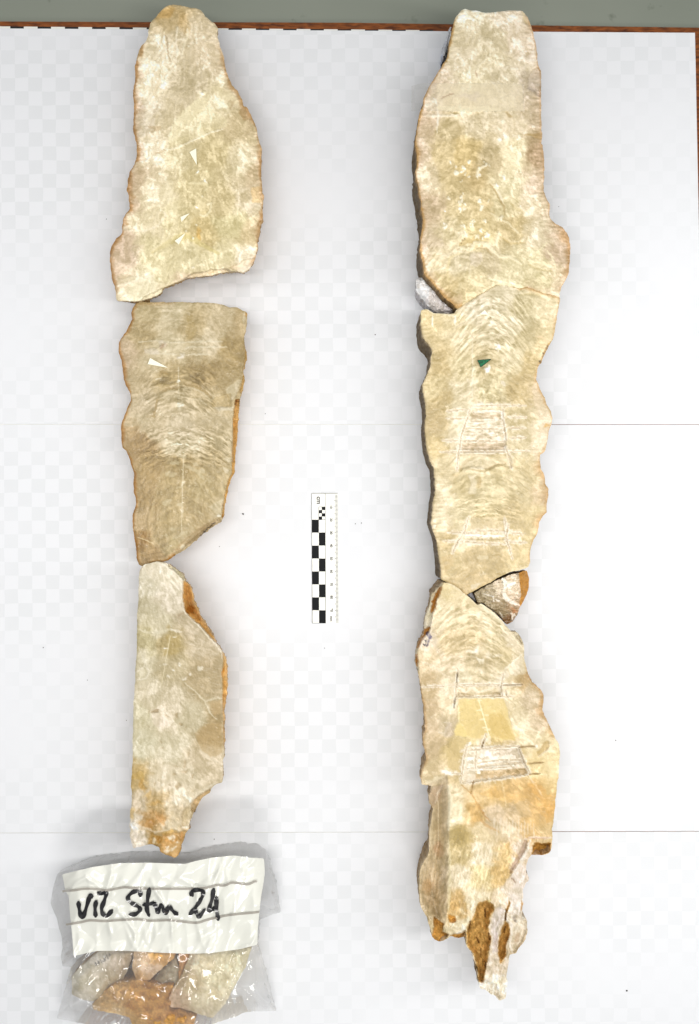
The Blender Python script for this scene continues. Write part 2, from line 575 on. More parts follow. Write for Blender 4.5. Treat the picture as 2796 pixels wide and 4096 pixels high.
def paper_material():
    m, nt, b = mat("white_paper_over_checker")
    tc = add(nt, 'ShaderNodeTexCoord')
    mp = add(nt, 'ShaderNodeMapping'); mp.inputs['Rotation'].default_value = (0, 0, math.radians(-.3))
    nw = add(nt, 'ShaderNodeTexNoise', Scale=60.0, Detail=1.0)
    nt.links.new(tc.outputs['Object'], nw.inputs['Vector'])
    wv = add(nt, 'ShaderNodeVectorMath', operation='SCALE'); wv.inputs['Scale'].default_value = .0018
    nt.links.new(nw.outputs['Color'], wv.inputs[0])
    av = add(nt, 'ShaderNodeVectorMath', operation='ADD')
    nt.links.new(tc.outputs['Object'], mp.inputs[0]); nt.links.new(mp.outputs[0], av.inputs[0]); nt.links.new(wv.outputs[0], av.inputs[1])
    ch = add(nt, 'ShaderNodeTexChecker', Scale=1 / .0107)
    nt.links.new(av.outputs[0], ch.inputs['Vector'])
    # how well the sheet lies on the print below: soft zones where the squares fade out
    nf = add(nt, 'ShaderNodeTexNoise', Scale=7.0, Detail=2.5); nt.links.new(tc.outputs['Object'], nf.inputs['Vector'])
    rf = add(nt, 'ShaderNodeMapRange'); rf.inputs[1].default_value = .38; rf.inputs[2].default_value = .60
    rf.inputs[3].default_value = .08; rf.inputs[4].default_value = 1.
    nt.links.new(nf.outputs[0], rf.inputs[0])
    mu = add(nt, 'ShaderNodeMath', operation='MULTIPLY'); nt.links.new(ch.outputs['Fac'], mu.inputs[0]); nt.links.new(rf.outputs[0], mu.inputs[1])
    mx = add(nt, 'ShaderNodeMix', data_type='RGBA')
    mx.inputs[6].default_value = (.812, .822, .845, 1); mx.inputs[7].default_value = (.758, .772, .79, 1)
    nt.links.new(mu.outputs[0], mx.inputs[0]); nt.links.new(mx.outputs[2], b.inputs['Base Color'])
    b.inputs['Roughness'].default_value = .7; b.inputs['Specular IOR Level'].default_value = .25
    nb = add(nt, 'ShaderNodeTexNoise', Scale=5.0, Detail=2.0); nt.links.new(tc.outputs['Object'], nb.inputs['Vector'])
    bp = add(nt, 'ShaderNodeBump', Strength=.05, Distance=.01); nt.links.new(nb.outputs[0], bp.inputs['Height'])
    nt.links.new(bp.outputs[0], b.inputs['Normal'])
    return m


PAPER = paper_material()


def sheet(label, corners, z):
    p = [tx(*c) for c in corners]
    cx = sum(q[0] for q in p) / 4; cy = sum(q[1] for q in p) / 4
    V, Fc = prism(p, z - .0001, z)
    o = mesh("paper_sheet", V, Fc, PAPER, None, False, None, (cx, cy, 0))
    return tag(o, label, "paper", "white paper sheets covering the table")


sheet("white paper sheet under the upper stones with brown wood showing above it",
      [(-900, 108), (2780, 131), (2812, 1697.5), (-900, 1695.5)], 0.0)
sheet("white paper sheet in the middle with the scale ruler on it",
      [(-900, 1697.6), (2812, 1699.6), (2830, 3324), (-900, 3333)], -.0001)
sheet("white paper sheet under the labelled plastic bag",
      [(-900, 3335.2), (2830, 3326), (2860, 5400), (-900, 5400)], 0.0)

# the printed checker sheet under the paper, its edge peeping out at the top
BLK = simple("black_print", (38, 38, 38), .55, .3)
WHT = simple("white_card", (236, 236, 228), .55, .3, .01)
UND = simple("grey_underlay", (120, 118, 122), .7, .2)
cs = empty("checker_sheet", (*tx(870, 116), -.0006), "black and white checked strip edge peeping out above the paper", "checkered sheet")
v, f = prism([tx(-900, 96), tx(1720, 119.2), tx(1730, 5000), tx(-900, 5000)], -.00055, -.00045)
mesh("backing", v, f, WHT, cs)
k = 0
xx = 477 - 109.2 * 13
while xx < 1700:
    yt = 104 + .0088 * xx - 1
    v, f = prism([tx(xx, yt + 1), tx(xx + 54, yt + 1.4), tx(xx + 54, yt + 40), tx(xx, yt + 40)], -.00045, -.00038)
    sq = mesh("black_square", v, f, BLK, cs)
    xx += 109.2

# =================================================================== STONES, LEFT COLUMN
CR = (232, 223, 197)


def paintA(F, d):
    F.base([(680, 60, (206, 184, 138)), (730, 150, (214, 201, 172)), (620, 200, (224, 214, 190)), (850, 200, (222, 208, 182)),
            (600, 330, (230, 220, 196)), (760, 330, (206, 194, 164)), (880, 400, (224, 214, 182)), (560, 480, (214, 204, 186)),
            (700, 500, (212, 200, 168)), (960, 500, (206, 190, 150)), (600, 600, (226, 216, 192)), (720, 620, (216, 206, 168)),
            (850, 620, (206, 192, 144)), (980, 640, (218, 208, 176)), (1040, 700, (206, 186, 150)), (540, 720, (205, 184, 156)),
            (620, 760, (224, 214, 186)), (780, 760, (210, 198, 152)), (880, 800, (208, 194, 148)), (1000, 800, (212, 200, 172)),
            (600, 900, (220, 210, 178)), (700, 880, (214, 204, 160)), (800, 930, (208, 190, 134)), (930, 900, (210, 202, 154)),
            (1010, 930, (220, 202, 160)), (500, 1000, (200, 182, 158)), (600, 1000, (214, 206, 164)), (760, 1020, (212, 204, 164)),
            (900, 1030, (214, 206, 166)), (990, 1040, (224, 216, 194)), (480, 1120, (216, 200, 172)), (560, 1160, (226, 220, 192)),
            (700, 1090, (218, 210, 170))])
    F.tex(1.0, axis=760, ed=d + 400 * (F.y > 1000))
    l = (F.x < 760)
    F.rim(d, sstep(150, 260, F.y) * np.where(l, 1, .75) * (1 - sstep(1130, 1200, F.y)) * (1 - (F.x > 620) * sstep(1040, 1080, F.y)), (160, 120, 70), 17, .85)
    F.rim(d, np.where(l, 1, .4) * sstep(200, 300, F.y) * (1 - sstep(1100, 1180, F.y)), (196, 172, 146), 46, .55)
    F.blob('p 668 48', 46, 26, (196, 162, 98), .75, -25)
    F.blob('p 735 90', 26, 60, (186, 158, 102), .55, -15)
    F.stroke('a 590 310 610 380 615 480 640 560', 5, (160, 142, 108), .6, -.5)
    F.stroke('a 700 250 690 380 700 470 690 570', 5, (238, 230, 208), .8, .3)
    F.stroke('a 790 250 800 300 760 420 740 520', 8, (232, 224, 196), .7, .3)
    F.stroke('a 450 600 440 800 450 1000 430 1120', 30, (236, 228, 204), .55)
    F.stroke('a 980 880 860 980 720 1120 640 1280', 50, (234, 226, 190), .75, .15)
    F.region('a 640 1330 700 1180 860 1000 1000 960 1150 1080 1150 1150 860 1260', (230, 222, 184), .5)
    for q, rx, ry in (('b 275 340', 16, 62), ('b 105 980', 13, 62), ('b 215 640', 14, 26), ('a 385 455', 12, 34), ('a 325 620', 8, 40), ('b 1455 620', 9, 40), ('b 1465 150', 8, 60), ('b 112 1180', 9, 30)):
        F.blob(q, rx, ry, (158, 118, 66), .65)
    F.stroke('a 1290 960 1150 860 1020 790', 30, (228, 218, 180), .5, .1)
    F.stroke('a 1130 1165 1010 1200 860 1265 700 1340 500 1375', 3, (244, 238, 214), .9, .3)
    F.region('a 1290 960 1330 965 1390 1090 1300 1085 1250 1010', (170, 140, 94), .65, -.3)
    F.region('b 1360 340 1465 325 1470 480 1380 490', (214, 182, 120), .6)
    F.region('b 1250 400 1355 340 1375 495 1270 470', (186, 172, 132), .5)
    for t_, w_ in (('a 440 1150 540 1160 470 1190', 12), ('a 500 1390 600 1360', 8), ('a 1160 920 1210 920 1180 990', 8)):
        F.stroke(t_, w_, (176, 154, 114), .5, -.3)
    F.stroke('b 640 290 590 420 650 560 680 640', 60, (232, 224, 190), .4)
    F.stroke('b 900 590 960 600 1000 540 1010 480 960 500', 6, (238, 232, 200), .6, .3)
    F.stroke('b 800 300 960 300 980 340 940 370', 7, (232, 224, 186), .6, .25)
    F.blob('b 890 760', 14, 30, (204, 168, 90), .7)
    F.stroke('b 470 930 590 860 700 790 800 780 930 860 1080 940', 22, (196, 184, 122), .55, -.2)
    F.stroke('b 730 590 600 860 450 930', 26, (228, 218, 182), .4)
    F.region('b 90 930 150 800 240 715 330 760 280 900 340 1040 200 1120 140 1210 100 1080', (200, 178, 152), .45)
    F.stroke('b 250 735 400 735 520 690 600 590 560 540', 4, (238, 230, 208), .6)
    F.region('b 140 1170 330 1140 500 1140 570 1290 400 1360 150 1362', (230, 224, 196), .5, .4)
    F.stroke('b 290 1200 400 1165 460 1150', 5, (160, 140, 104), .6, -.6)
    F.stroke('b 140 1235 330 1190 500 1130', 10, (246, 240, 218), .7, .4)
    kk, dd = F.region('b 720 1190 830 1120 1000 1080 1110 1075 1200 1095 1300 1120 1300 1160 900 1180 700 1250', (222, 206, 176), .6)
    F.h -= 5 * kk
    kk, dd = F.region('b 1300 1000 1400 970 1440 1000 1380 1100 1290 1130 1180 1070', (240, 234, 216), .7); F.h -= 3 * kk
    kk, _ = F.region('b 390 1330 470 1290 560 1250 600 1290 500 1360 360 1380', (226, 220, 194), .4); F.h -= 4 * kk
    for q in ('b 870 515', 'b 790 728', 'b 880 190', 'b 945 425', 'b 950 295', 'b 855 1055', 'b 860 675', 'a 800 405', 'b 850 790'):
        F.blob(q, 5, 6, (255, 252, 236), .9, dh=.5)
    F.blob('a 932 838', 14, 8, (248, 242, 214), .9, dh=.5)


A = P('a 640 40 720 45 780 60 830 75 870 70 915 95 950 140 1000 190 1040 215 1073 258 1060 300 1070 350 1085 420 1110 490 1125 540 1138 620 1160 690 1200 780 1250 830 1290 910 1300 955 1330 965 1365 1030 1390 1090 1420 1160 1435 1240 1450 1300 1468 1345 1462 1440 1463 1500 1460 1586 '
      'b 1468 320 1472 390 1487 420 1480 470 1470 520 1478 600 1470 650 1448 710 1445 760 1430 830 1428 900 1410 970 1390 1010 1360 1075 1320 1100 1290 1115 1240 1100 1170 1105 1110 1110 1030 1135 960 1140 900 1150 820 1155 740 1180 650 1215 560 1255 567 1288 520 1320 450 1345 380 1365 300 1372 230 1365 190 1370 148 1362 145 1290 130 1230 110 1180 98 1090 90 1000 90 920 110 860 150 800 205 755 203 690 210 610 240 570 270 540 262 450 258 400 245 360 250 280 270 200 300 150 330 90 '
      'a 330 1430 335 1380 330 1300 320 1245 300 1200 298 1120 308 1040 312 980 300 900 298 830 315 750 320 690 315 600 330 540 350 460 380 410 420 370 440 320 440 270 460 200 510 150 560 90 600 55')
FP = {0: ('sawn_face', M_FACE), 1: ('stained_crust', M_CRUST), 2: ('fractured_side', M_FACE), 3: ('brown_sediment', M_SED)}
stone("stalagmite_slab", "topmost cream stalagmite slab in the left row, carrying three white paper arrows", "stone slab", A, 34, paintA, 11, FP, tone=1.05,
      inset=17, group="sawn stalagmite slabs laid in two rows")


def paintB(F, d):
    F.base([(580, 1230, (196, 182, 140)), (700, 1260, (206, 196, 164)), (760, 1300, (190, 172, 126)), (900, 1260, (198, 184, 148)),
            (960, 1280, (196, 176, 132)), (560, 1350, (186, 168, 122)), (680, 1380, (208, 198, 166)), (830, 1370, (202, 190, 158)),
            (940, 1400, (178, 156, 104)), (500, 1400, (192, 172, 140)), (620, 1430, (204, 192, 158)), (540, 1520, (194, 178, 140)),
            (680, 1520, (178, 158, 108)), (820, 1500, (176, 154, 104)), (900, 1560, (186, 166, 118)), (700, 1590, (196, 182, 146)),
            (860, 1600, (190, 174, 132)), (560, 1620, (196, 182, 150)), (500, 1700, (190, 164, 118)), (620, 1700, (198, 184, 150)),
            (720, 1700, (200, 188, 158)), (850, 1680, (196, 182, 146)), (560, 1780, (180, 152, 104)), (720, 1780, (206, 196, 166)),
            (930, 1760, (198, 184, 146)), (720, 1860, (182, 160, 108)), (600, 1870, (182, 156, 104)), (880, 1870, (190, 172, 126)),
            (560, 1980, (184, 158, 108)), (700, 1960, (186, 166, 116)), (820, 1960, (190, 172, 122)), (570, 2080, (192, 168, 124)),
            (680, 2080, (188, 168, 118)), (800, 2060, (188, 168, 120)), (880, 2040, (192, 176, 134)), (560, 2160, (176, 138, 80)),
            (640, 2160, (188, 168, 122)), (740, 2140, (194, 178, 136)), (600, 2230, (190, 160, 108)), (700, 2200, (194, 178, 128))])
    F.tex(.85, axis=720, ed=d + 400 * (F.x > 760))
    F.bands(715, 1480, 150, 95, 1490, 1660, 1.35, 15)
    F.bands(738, 1800, 190, 85, 1725, 1860, 1.5, 12)
    F.bands(738, 1900, 190, 190, 1860, 2120, .55, 26)
    F.bands(720, 1300, 160, 70, 1230, 1440, .5, 18)
    lft = (F.x < 700)
    F.rim(d, np.where(lft, 1., .0) * sstep(1200, 1240, F.y) * (1 - sstep(2230, 2262, F.y)), (172, 122, 58), 13, .8)
    F.rim(d, np.where(lft, 1., .0) * (sstep(1340, 1360, F.y) * (1 - sstep(1440, 1500, F.y)) + .3), (186, 164, 132), 34, .5)
    # layers on the lower left side run parallel to the old surface
    m = sstep(1900, 2050, F.y) * (1 - sstep(60, 130, d)) * lft
    F.v += m * 1.0 * np.tanh(3 * fbm(d / 9, F.y / 160, 5, 3))
    # right edge: orange crust below the sawn face
    kk, dd = F.region('c 1290 200 1340 215 1335 290 1320 360 1318 430 1345 560 1335 640 1320 720 1318 850 1300 930 1275 960 1240 1000 1232 1130 1215 1240 1205 1400 1200 1586 1290 1586 1400 1200 1400 200',
                      (200, 156, 86), .0)
    F.region('c 1310 205 1345 215 1335 275 1312 262', (196, 150, 82), .9, -1, 2, 1)
    F.region('c 1304 440 1345 520 1345 640 1325 700 1310 850 1315 930 1272 965 1262 940 1288 840 1300 700 1312 620', (204, 168, 102), .85, -5, 2, 1, warp=False)
    F.region('c 1225 1010 1262 1010 1275 1160 1255 1586 1205 1586 1205 1400 1202 1200', (206, 160, 90), .92, -7, 2, 1, warp=False)
    F.region('d 1205 -40 1262 -40 1250 150 1235 330 1225 450 1195 490 1170 560 1155 650 1140 720 1130 800 1120 850 1100 835 1105 760 1130 620 1160 500 1195 430 1195 250', (204, 158, 86), .92, -7, 2, 1, warp=False)
    F.stroke('c 1235 1020 1228 1060', 5, (120, 70, 24), .8)
    F.stroke('d 1108 740 1116 700', 4, (150, 84, 24), .8)
    # chips along that edge
    for q in ('c 1290 200 1330 260 1320 360 1280 300', 'c 1250 820 1290 840 1230 1000 1180 1040 1120 930 1190 870', 'd 1115 370 1180 390 1160 450 1120 430',
              'd 1120 300 1195 290 1190 345 1130 330'):
        F.region(q, (222, 212, 182), .7, -.8)
    F.region('c 1040 1000 1180 950 1200 1070 1050 1100 1000 1040', (188, 168, 118), .6, -1.2)
    F.region('c 1010 1080 1220 1070 1210 1120 1080 1120', (224, 216, 190), .7)
    F.region('d 975 740 1065 825 1110 800 1130 650 1030 700', (208, 196, 160), .7, -.5)
    F.stroke('d 1060 830 1090 815', 8, (250, 246, 226), .9, .3)
    # lower right bevel with faint pencilled writing
    kk, dd = F.region('d 1080 832 1130 850 1100 880 980 960 870 1055 740 1155 690 1180 640 1130 720 1080 800 1000 940 890', (196, 176, 138), .75, 0, 4, 2)
    F.h -= 14 * sstep(0, 45, dd) * kk * sstep(0, 1, kk)
    for t_ in ('i 320 915 380 880 420 870', 'i 385 850 420 825 460 815', 'i 410 805 470 770 490 735 510 735', 'i 520 695 550 700 610 650', 'i 620 615 700 580'):
        F.stroke(t_, 2.4, (58, 44, 26), .85, raw=True, taper=False)
    F.blob('i 760 527', 2.5, 2.5, (30, 24, 16), .9)
    F.stroke('d 720 1110 790 1050 900 960', 5, (226, 214, 180), .6, .3)
    # centre line of drilled points
    F.stroke('d 760 262 752 390 750 520 745 650 742 780 738 950', 2.2, (226, 214, 178), .8, raw=True, taper=False)
    for q in ('d 760 262', 'd 752 390', 'd 750 522', 'd 746 652', 'd 742 780', 'd 742 915', 'd 748 455', 'd 746 718'):
        F.blob(q, 4.5, 4, (240, 230, 200), .9, dh=-.4)
    F.stroke('c 710 720 712 960', 2.2, (222, 212, 180), .7, raw=True, taper=False)
    F.blob('c 708 850', 7, 6, (246, 240, 220), .9, dh=.5)
    F.region('c 700 1020 765 1015 760 1070 715 1120 700 1110', (234, 226, 202), .6, .3)
    F.region('c 780 250 835 250 890 390 840 460 800 480 775 400 790 320', (184, 164, 112), .75, -.3, flat=.6)
    for q, w_ in (('d 640 350 700 330', 14), ('d 595 460 630 420', 14), ('d 630 465 690 440', 14), ('d 700 345 720 350', 10), ('d 840 350 890 365', 12), ('d 910 400 950 430', 18),
                  ('d 575 720 640 680', 22), ('d 690 725 750 715', 10), ('d 985 500 1000 520', 12), ('d 690 570 770 560', 7), ('d 640 950 680 940', 16), ('d 730 995 790 965', 16), ('d 590 1000 610 1000', 18),
                  ('d 660 1030 740 1000', 10), ('d 770 365 880 420 940 490', 16), ('d 730 285 780 283', 7), ('d 885 780 930 810', 8)):
        F.stroke(q, w_, (214, 202, 164), .6, .15)
    F.region('d 625 1095 645 1075 652 1092', (255, 252, 240), .9)
    F.stroke('d 735 1120 755 1090 740 1112', 6, (250, 246, 226), .8)
    F.stroke('d 345 1020 420 1045 500 1085', 3, (226, 208, 164), .8, .3)
    F.stroke('d 470 900 480 740 520 560 570 430', 9, (204, 184, 136), .5)
    F.stroke('d 430 1010 450 860 480 740', 9, (202, 180, 132), .5)
    F.stroke('d 860 800 880 650 920 540 980 480', 9, (206, 190, 144), .5)
    for q in ('c 350 495 500 480 640 495', 'c 640 500 900 490 1110 488', 'c 410 603 560 600 700 605', 'c 770 605 1000 605', 'c 500 828 560 828', 'c 770 545 900 535 1150 540'):
        F.stroke(q, 4, (226, 218, 190), .7, .2)
    F.region('c 390 560 500 530 540 590 520 615 400 605', (224, 214, 192), .7, .5)
    F.region('c 520 490 560 470 610 510 590 560 540 550', (220, 210, 188), .7, .5)
    F.blob('c 570 540', 14, 9, (168, 130, 96), .5)
    F.blob('c 735 630', 14, 9, (244, 238, 224), .8, dh=.5)
    F.blob('c 735 25', 5, 5, (250, 248, 238), .5)
    for q in ('c 545 985 600 940 700 945 760 960', 'c 560 1000 700 985 800 1000', 'c 820 1020 900 1010 960 1060', 'c 740 915 850 915 950 960 1000 1020'):
        F.stroke(q, 6, (214, 202, 168), .6, .3)
    for q in ('c 560 940 620 920 720 905', 'c 620 780 560 760 540 800', 'c 760 880 880 890 960 950 1010 1000', 'c 420 1170 490 1165 500 1100 520 1010'):
        F.stroke(q, 9, (168, 144, 92), .6, -.3)
    F.region('c 235 1140 360 1130 490 1170 420 1240 300 1270 200 1240', (206, 192, 156), .6, .2)


B = P('c 330 135 600 132 900 135 1030 140 1120 155 1160 178 1240 180 1290 205 1330 220 1337 250 1330 300 1325 360 1308 430 1308 520 1325 570 1330 620 1318 690 1300 760 1305 850 1300 920 1280 960 1265 1030 1255 1150 1250 1240 '
      'd 1248 60 1240 150 1230 220 1225 330 1218 440 1190 480 1165 560 1150 640 1135 710 1125 790 1118 840 1100 870 1050 905 980 950 930 990 870 1045 810 1100 740 1145 680 1180 620 1225 580 1240 500 1245 420 1270 378 1282 350 1260 333 1210 328 1120 315 1050 300 960 292 890 300 800 320 740 328 690 310 620 303 540 310 440 295 400 280 350 265 290 240 235 205 210 195 130 190 30 '
      'c 190 1250 205 1200 235 1130 250 1080 280 1030 275 950 240 900 215 830 205 740 195 660 168 580 170 500 200 450 240 390 270 330 290 290 285 230 300 180')
stone("stalagmite_slab", "middle tan stalagmite slab in the left row, with one white paper arrow and a dotted centre line", "stone slab", B, 30, paintB, 23, FP, tone=.82,
      inset=13, group="sawn stalagmite slabs laid in two rows", amp=2.0)


def paintC(F, d):
    F.base([(600, 2260, (214, 208, 190)), (700, 2300, (212, 206, 184)), (580, 2350, (204, 200, 180)), (680, 2400, (204, 196, 176)), (560, 2430, (190, 184, 154)),
            (640, 2500, (202, 196, 168)), (760, 2500, (190, 178, 152)), (590, 2560, (190, 182, 138)), (690, 2560, (184, 166, 112)), (830, 2560, (196, 184, 158)),
            (880, 2660, (188, 170, 132)), (570, 2660, (200, 194, 166)), (680, 2680, (194, 182, 146)), (800, 2720, (186, 168, 126)), (600, 2760, (204, 196, 170)),
            (700, 2780, (200, 190, 162)), (570, 2870, (204, 200, 170)), (660, 2860, (216, 206, 184)), (760, 2880, (200, 192, 162)), (850, 2930, (184, 160, 112)),
            (560, 2980, (206, 204, 178)), (680, 3000, (208, 202, 176)), (800, 3040, (204, 190, 160)), (870, 3080, (206, 192, 162)), (550, 3110, (202, 174, 112)),
            (640, 3120, (220, 210, 188)), (740, 3100, (206, 196, 168)), (570, 3200, (204, 190, 164)), (620, 3210, (206, 178, 122)), (720, 3200, (224, 214, 192)),
            (560, 3300, (216, 208, 194)), (610, 3270, (206, 162, 96)), (680, 3290, (218, 204, 172)), (740, 3260, (212, 196, 164)), (560, 3370, (212, 204, 192)),
            (630, 3340, (204, 176, 128)), (680, 3380, (206, 166, 104)), (700, 3410, (208, 170, 106)), (620, 3350, (184, 140, 60))])
    F.tex(.8, axis=640, fan=.8)
    F.rim(d, (F.x > 700) * sstep(2300, 2350, F.y) * (1 - sstep(3100, 3140, F.y)), (222, 214, 194), 12, .3)
    # crust on the right, sloping down off the sawn face
    for q, cc, dp in (('e 745 285 775 275 830 300 870 470 950 640 1060 800 1065 850 1010 800 975 760 900 670 860 650 800 590 765 540 745 440', (208, 158, 84), 12),
                      ('e 1105 900 1130 930 1165 1010 1165 1300 1145 1390 1130 1470 1112 1440 1112 1330 1110 1100 1115 1000', (214, 164, 88), 9),
                      ('f 1110 -60 1150 -40 1150 30 1135 100 1128 260 1140 380 1130 480 1118 370 1118 200 1108 90', (206, 156, 84), 7)):
        kk, dd = F.region(q, cc, .92, 0, 2, 1, warp=False)
        F.h -= kk * dp * (.35 + sstep(0, 40, dd))
    F.blob('e 820 540', 16, 18, (164, 100, 26), .75); F.blob('e 910 600', 12, 20, (178, 120, 44), .6, 30)
    F.blob('e 1130 1100', 6, 30, (206, 130, 34), .7)
    F.stroke('e 985 720 1020 770', 4, (110, 80, 40), .6)
    # upper bevel, crack lines
    kk, _ = F.region('e 600 118 650 140 700 170 750 210 772 250 762 290 740 260 690 210 640 165', (212, 206, 176), .8, -5, 3)
    F.stroke('e 400 130 520 108 600 150 690 215 750 270 745 420 765 560 870 660 990 800 1100 900 1112 1000', 4, (238, 232, 212), .75, .3)
    F.stroke('e 700 620 715 590 760 568', 5, (170, 150, 120), .7, -.6)
    F.stroke('e 540 480 560 540 620 640 650 700', 4, (212, 206, 180), .7)
    F.stroke('e 340 715 420 745 560 745 640 715', 10, (218, 212, 186), .55)
    F.region('e 600 760 720 760 730 830 720 940 600 950 560 960 610 860', (182, 162, 104), .6, flat=.4)
    F.stroke('e 635 780 620 870 600 980 580 1100 560 1220', 2.6, (222, 212, 178), .8, raw=True, taper=False)
    F.stroke('e 640 720 700 735 740 740', 8, (240, 236, 220), .8, .4)
    F.region('e 760 560 1000 800 1110 1000 1110 1330 1000 1370 960 1370 760 1200 820 1000 720 760 650 700', (194, 178, 144), .35)
    F.stroke('e 760 1200 860 1280 950 1370 1000 1480 1060 1540', 3.5, (222, 214, 186), .8, .3)
    F.stroke('e 960 1370 1040 1345 1105 1345', 5, (224, 216, 190), .7, .3)
    F.region('e 970 1380 1100 1350 1112 1490 1040 1510', (186, 160, 112), .55)
    F.stroke('f 850 330 920 460 1000 530 1060 560', 3, (214, 204, 176), .6)
    F.region('f 850 300 950 220 1100 200 1115 480 1000 530 900 440', (184, 158, 108), .4, flat=.5)
    F.stroke('e 330 1110 400 1050 450 1100 420 1160 340 1180', 3.5, (228, 222, 202), .8, .3)
    F.stroke('e 350 880 400 1000 440 1080', 4, (222, 216, 196), .6)
    for q in ('e 620 1160', 'e 580 905', 'e 685 780', 'e 755 1170', 'e 905 1080', 'e 660 1085', 'e 580 1050', 'e 820 1145', 'e 725 1040'):
        F.blob(q, 9, 6, (236, 230, 212), .85, dh=.5)
    F.stroke('e 470 1470 530 1450', 12, (160, 140, 106), .7, -1.5)
    F.region('f 460 130 530 110 610 180 620 240 520 250 470 200', (226, 214, 194), .6, .3)
    for q, rx, ry in (('f 700 150', 8, 9), ('f 600 157', 13, 5), ('f 715 215', 6, 8), ('f 775 245', 5, 5), ('f 450 120', 6, 8), ('f 450 225', 5, 5), ('f 570 440', 7, 8), ('f 790 480', 9, 15),
                      ('f 690 605', 10, 7), ('f 770 560', 10, 16), ('f 525 732', 6, 6), ('f 500 765', 6, 6), ('f 430 722', 5, 7), ('f 620 770', 8, 8), ('f 700 770', 10, 10), ('f 690 690', 9, 10),
                      ('f 615 830', 10, 5), ('f 830 690', 7, 9), ('f 580 1145', 8, 9), ('f 545 385', 6, 5), ('f 560 535', 8, 4), ('f 430 900', 10, 10), ('f 350 1000', 6, 14), ('f 760 640', 18, 10)):
        F.blob(q, rx, ry, (166, 144, 104), .5, dh=-1.2, soft=.7)
    for q, rx, ry, cc in (('f 330 690', 34, 24, (198, 168, 96)), ('f 390 760', 12, 32, (196, 158, 84)), ('f 500 935', 28, 12, (204, 170, 104)), ('f 440 860', 20, 18, (212, 180, 116)),
                          ('f 430 1130', 34, 30, (200, 152, 82)), ('f 550 1080', 16, 28, (194, 152, 92)), ('f 300 1020', 14, 30, (204, 178, 120)), ('f 625 1200', 28, 14, (216, 174, 92)),
                          ('f 530 1265', 18, 12, (178, 126, 34)), ('f 745 1240', 8, 20, (190, 132, 66)), ('f 640 1260', 30, 14, (196, 140, 60))):
        F.blob(q, rx, ry, cc, .75, dh=-.8)
    F.region('f 270 1100 330 1100 380 1150 350 1180 280 1190', (244, 240, 230), .75, .8)
    F.region('f 560 1220 800 1180 760 1290 705 1432 540 1400', (206, 164, 98), .55, -3)
    for q in ('f 600 1330', 'f 660 1355', 'f 640 1250', 'f 690 1300', 'f 610 1370', 'f 500 1280', 'f 340 1300', 'f 760 1150'):
        F.blob(q, 12, 9, (238, 228, 204), .8, dh=.7)
    F.stroke('f 340 1150 420 1160 500 1200 600 1180', 8, (226, 214, 190), .6, .5)
    F.stroke('f 860 860 980 790 1060 750', 8, (226, 218, 194), .6, .3)
    kk, dd = F.region('f 840 900 1000 800 1020 850 940 890 880 990 830 1010 820 960', (196, 164, 112), .75, 0, 4, 1); F.h -= 4 * kk
    kk, dd = F.region('f 830 900 880 960 830 1080 810 1170 740 1120 740 1040', (210, 196, 160), .5, -3, 6)
    s_ = sstep(3050, 3250, F.y)
    F.v += s_ * .9 * fbm(F.x / 14, F.y / 14, 91, 3)
    F.h += s_ * (1.5 * fbm(F.x / 22, F.y / 22, 92, 4) - 1.5) - 5 * sstep(3250, 3420, F.y)


Cc = P('e 378 150 420 125 470 118 510 103 560 108 600 120 640 140 690 175 740 210 762 240 768 280 800 310 825 340 850 420 855 480 885 530 905 590 950 660 990 720 1030 780 1050 840 1090 890 1120 950 1150 1010 1152 1100 1155 1200 1150 1300 1140 1380 1130 1450 '
       'f 1125 100 1128 220 1130 380 1125 480 1115 560 1113 700 1108 748 1060 755 1010 800 1000 840 930 880 905 920 880 970 850 1010 830 1070 810 1110 805 1170 780 1200 760 1260 735 1320 730 1370 705 1410 680 1432 640 1415 590 1400 550 1375 530 1330 470 1305 420 1310 370 1330 300 1342 285 1290 270 1240 275 1170 265 1150 275 1090 270 1020 285 960 288 900 290 830 280 790 288 660 295 560 295 400 300 250 303 100 310 -50 '
       'e 320 1180 320 1080 330 960 335 800 335 640 345 520 350 380 350 250 358 190')
stone("stalagmite_slab", "lowest slab in the left row, straight-sided and grey-green with an orange crust on its right edge", "stone slab", Cc, 42, paintC, 37, FP, tone=.88,
      inset=16, group="sawn stalagmite slabs laid in two rows", amp=1.7)


def wallF(x, y, inset):
    return -inset * (1 - .75 * sstep(3500, 3600, y)) * (1 - .8 * (1 - sstep(2330, 2480, y)))


def wallE(x, y, inset):
    return -inset * (1 - .8 * sstep(2200, 2290, y)) * (1 - .8 * (1 - sstep(1330, 1400, y)))


def wallD(x, y, inset):
    return -inset * (1 - .8 * sstep(1130, 1200, y))


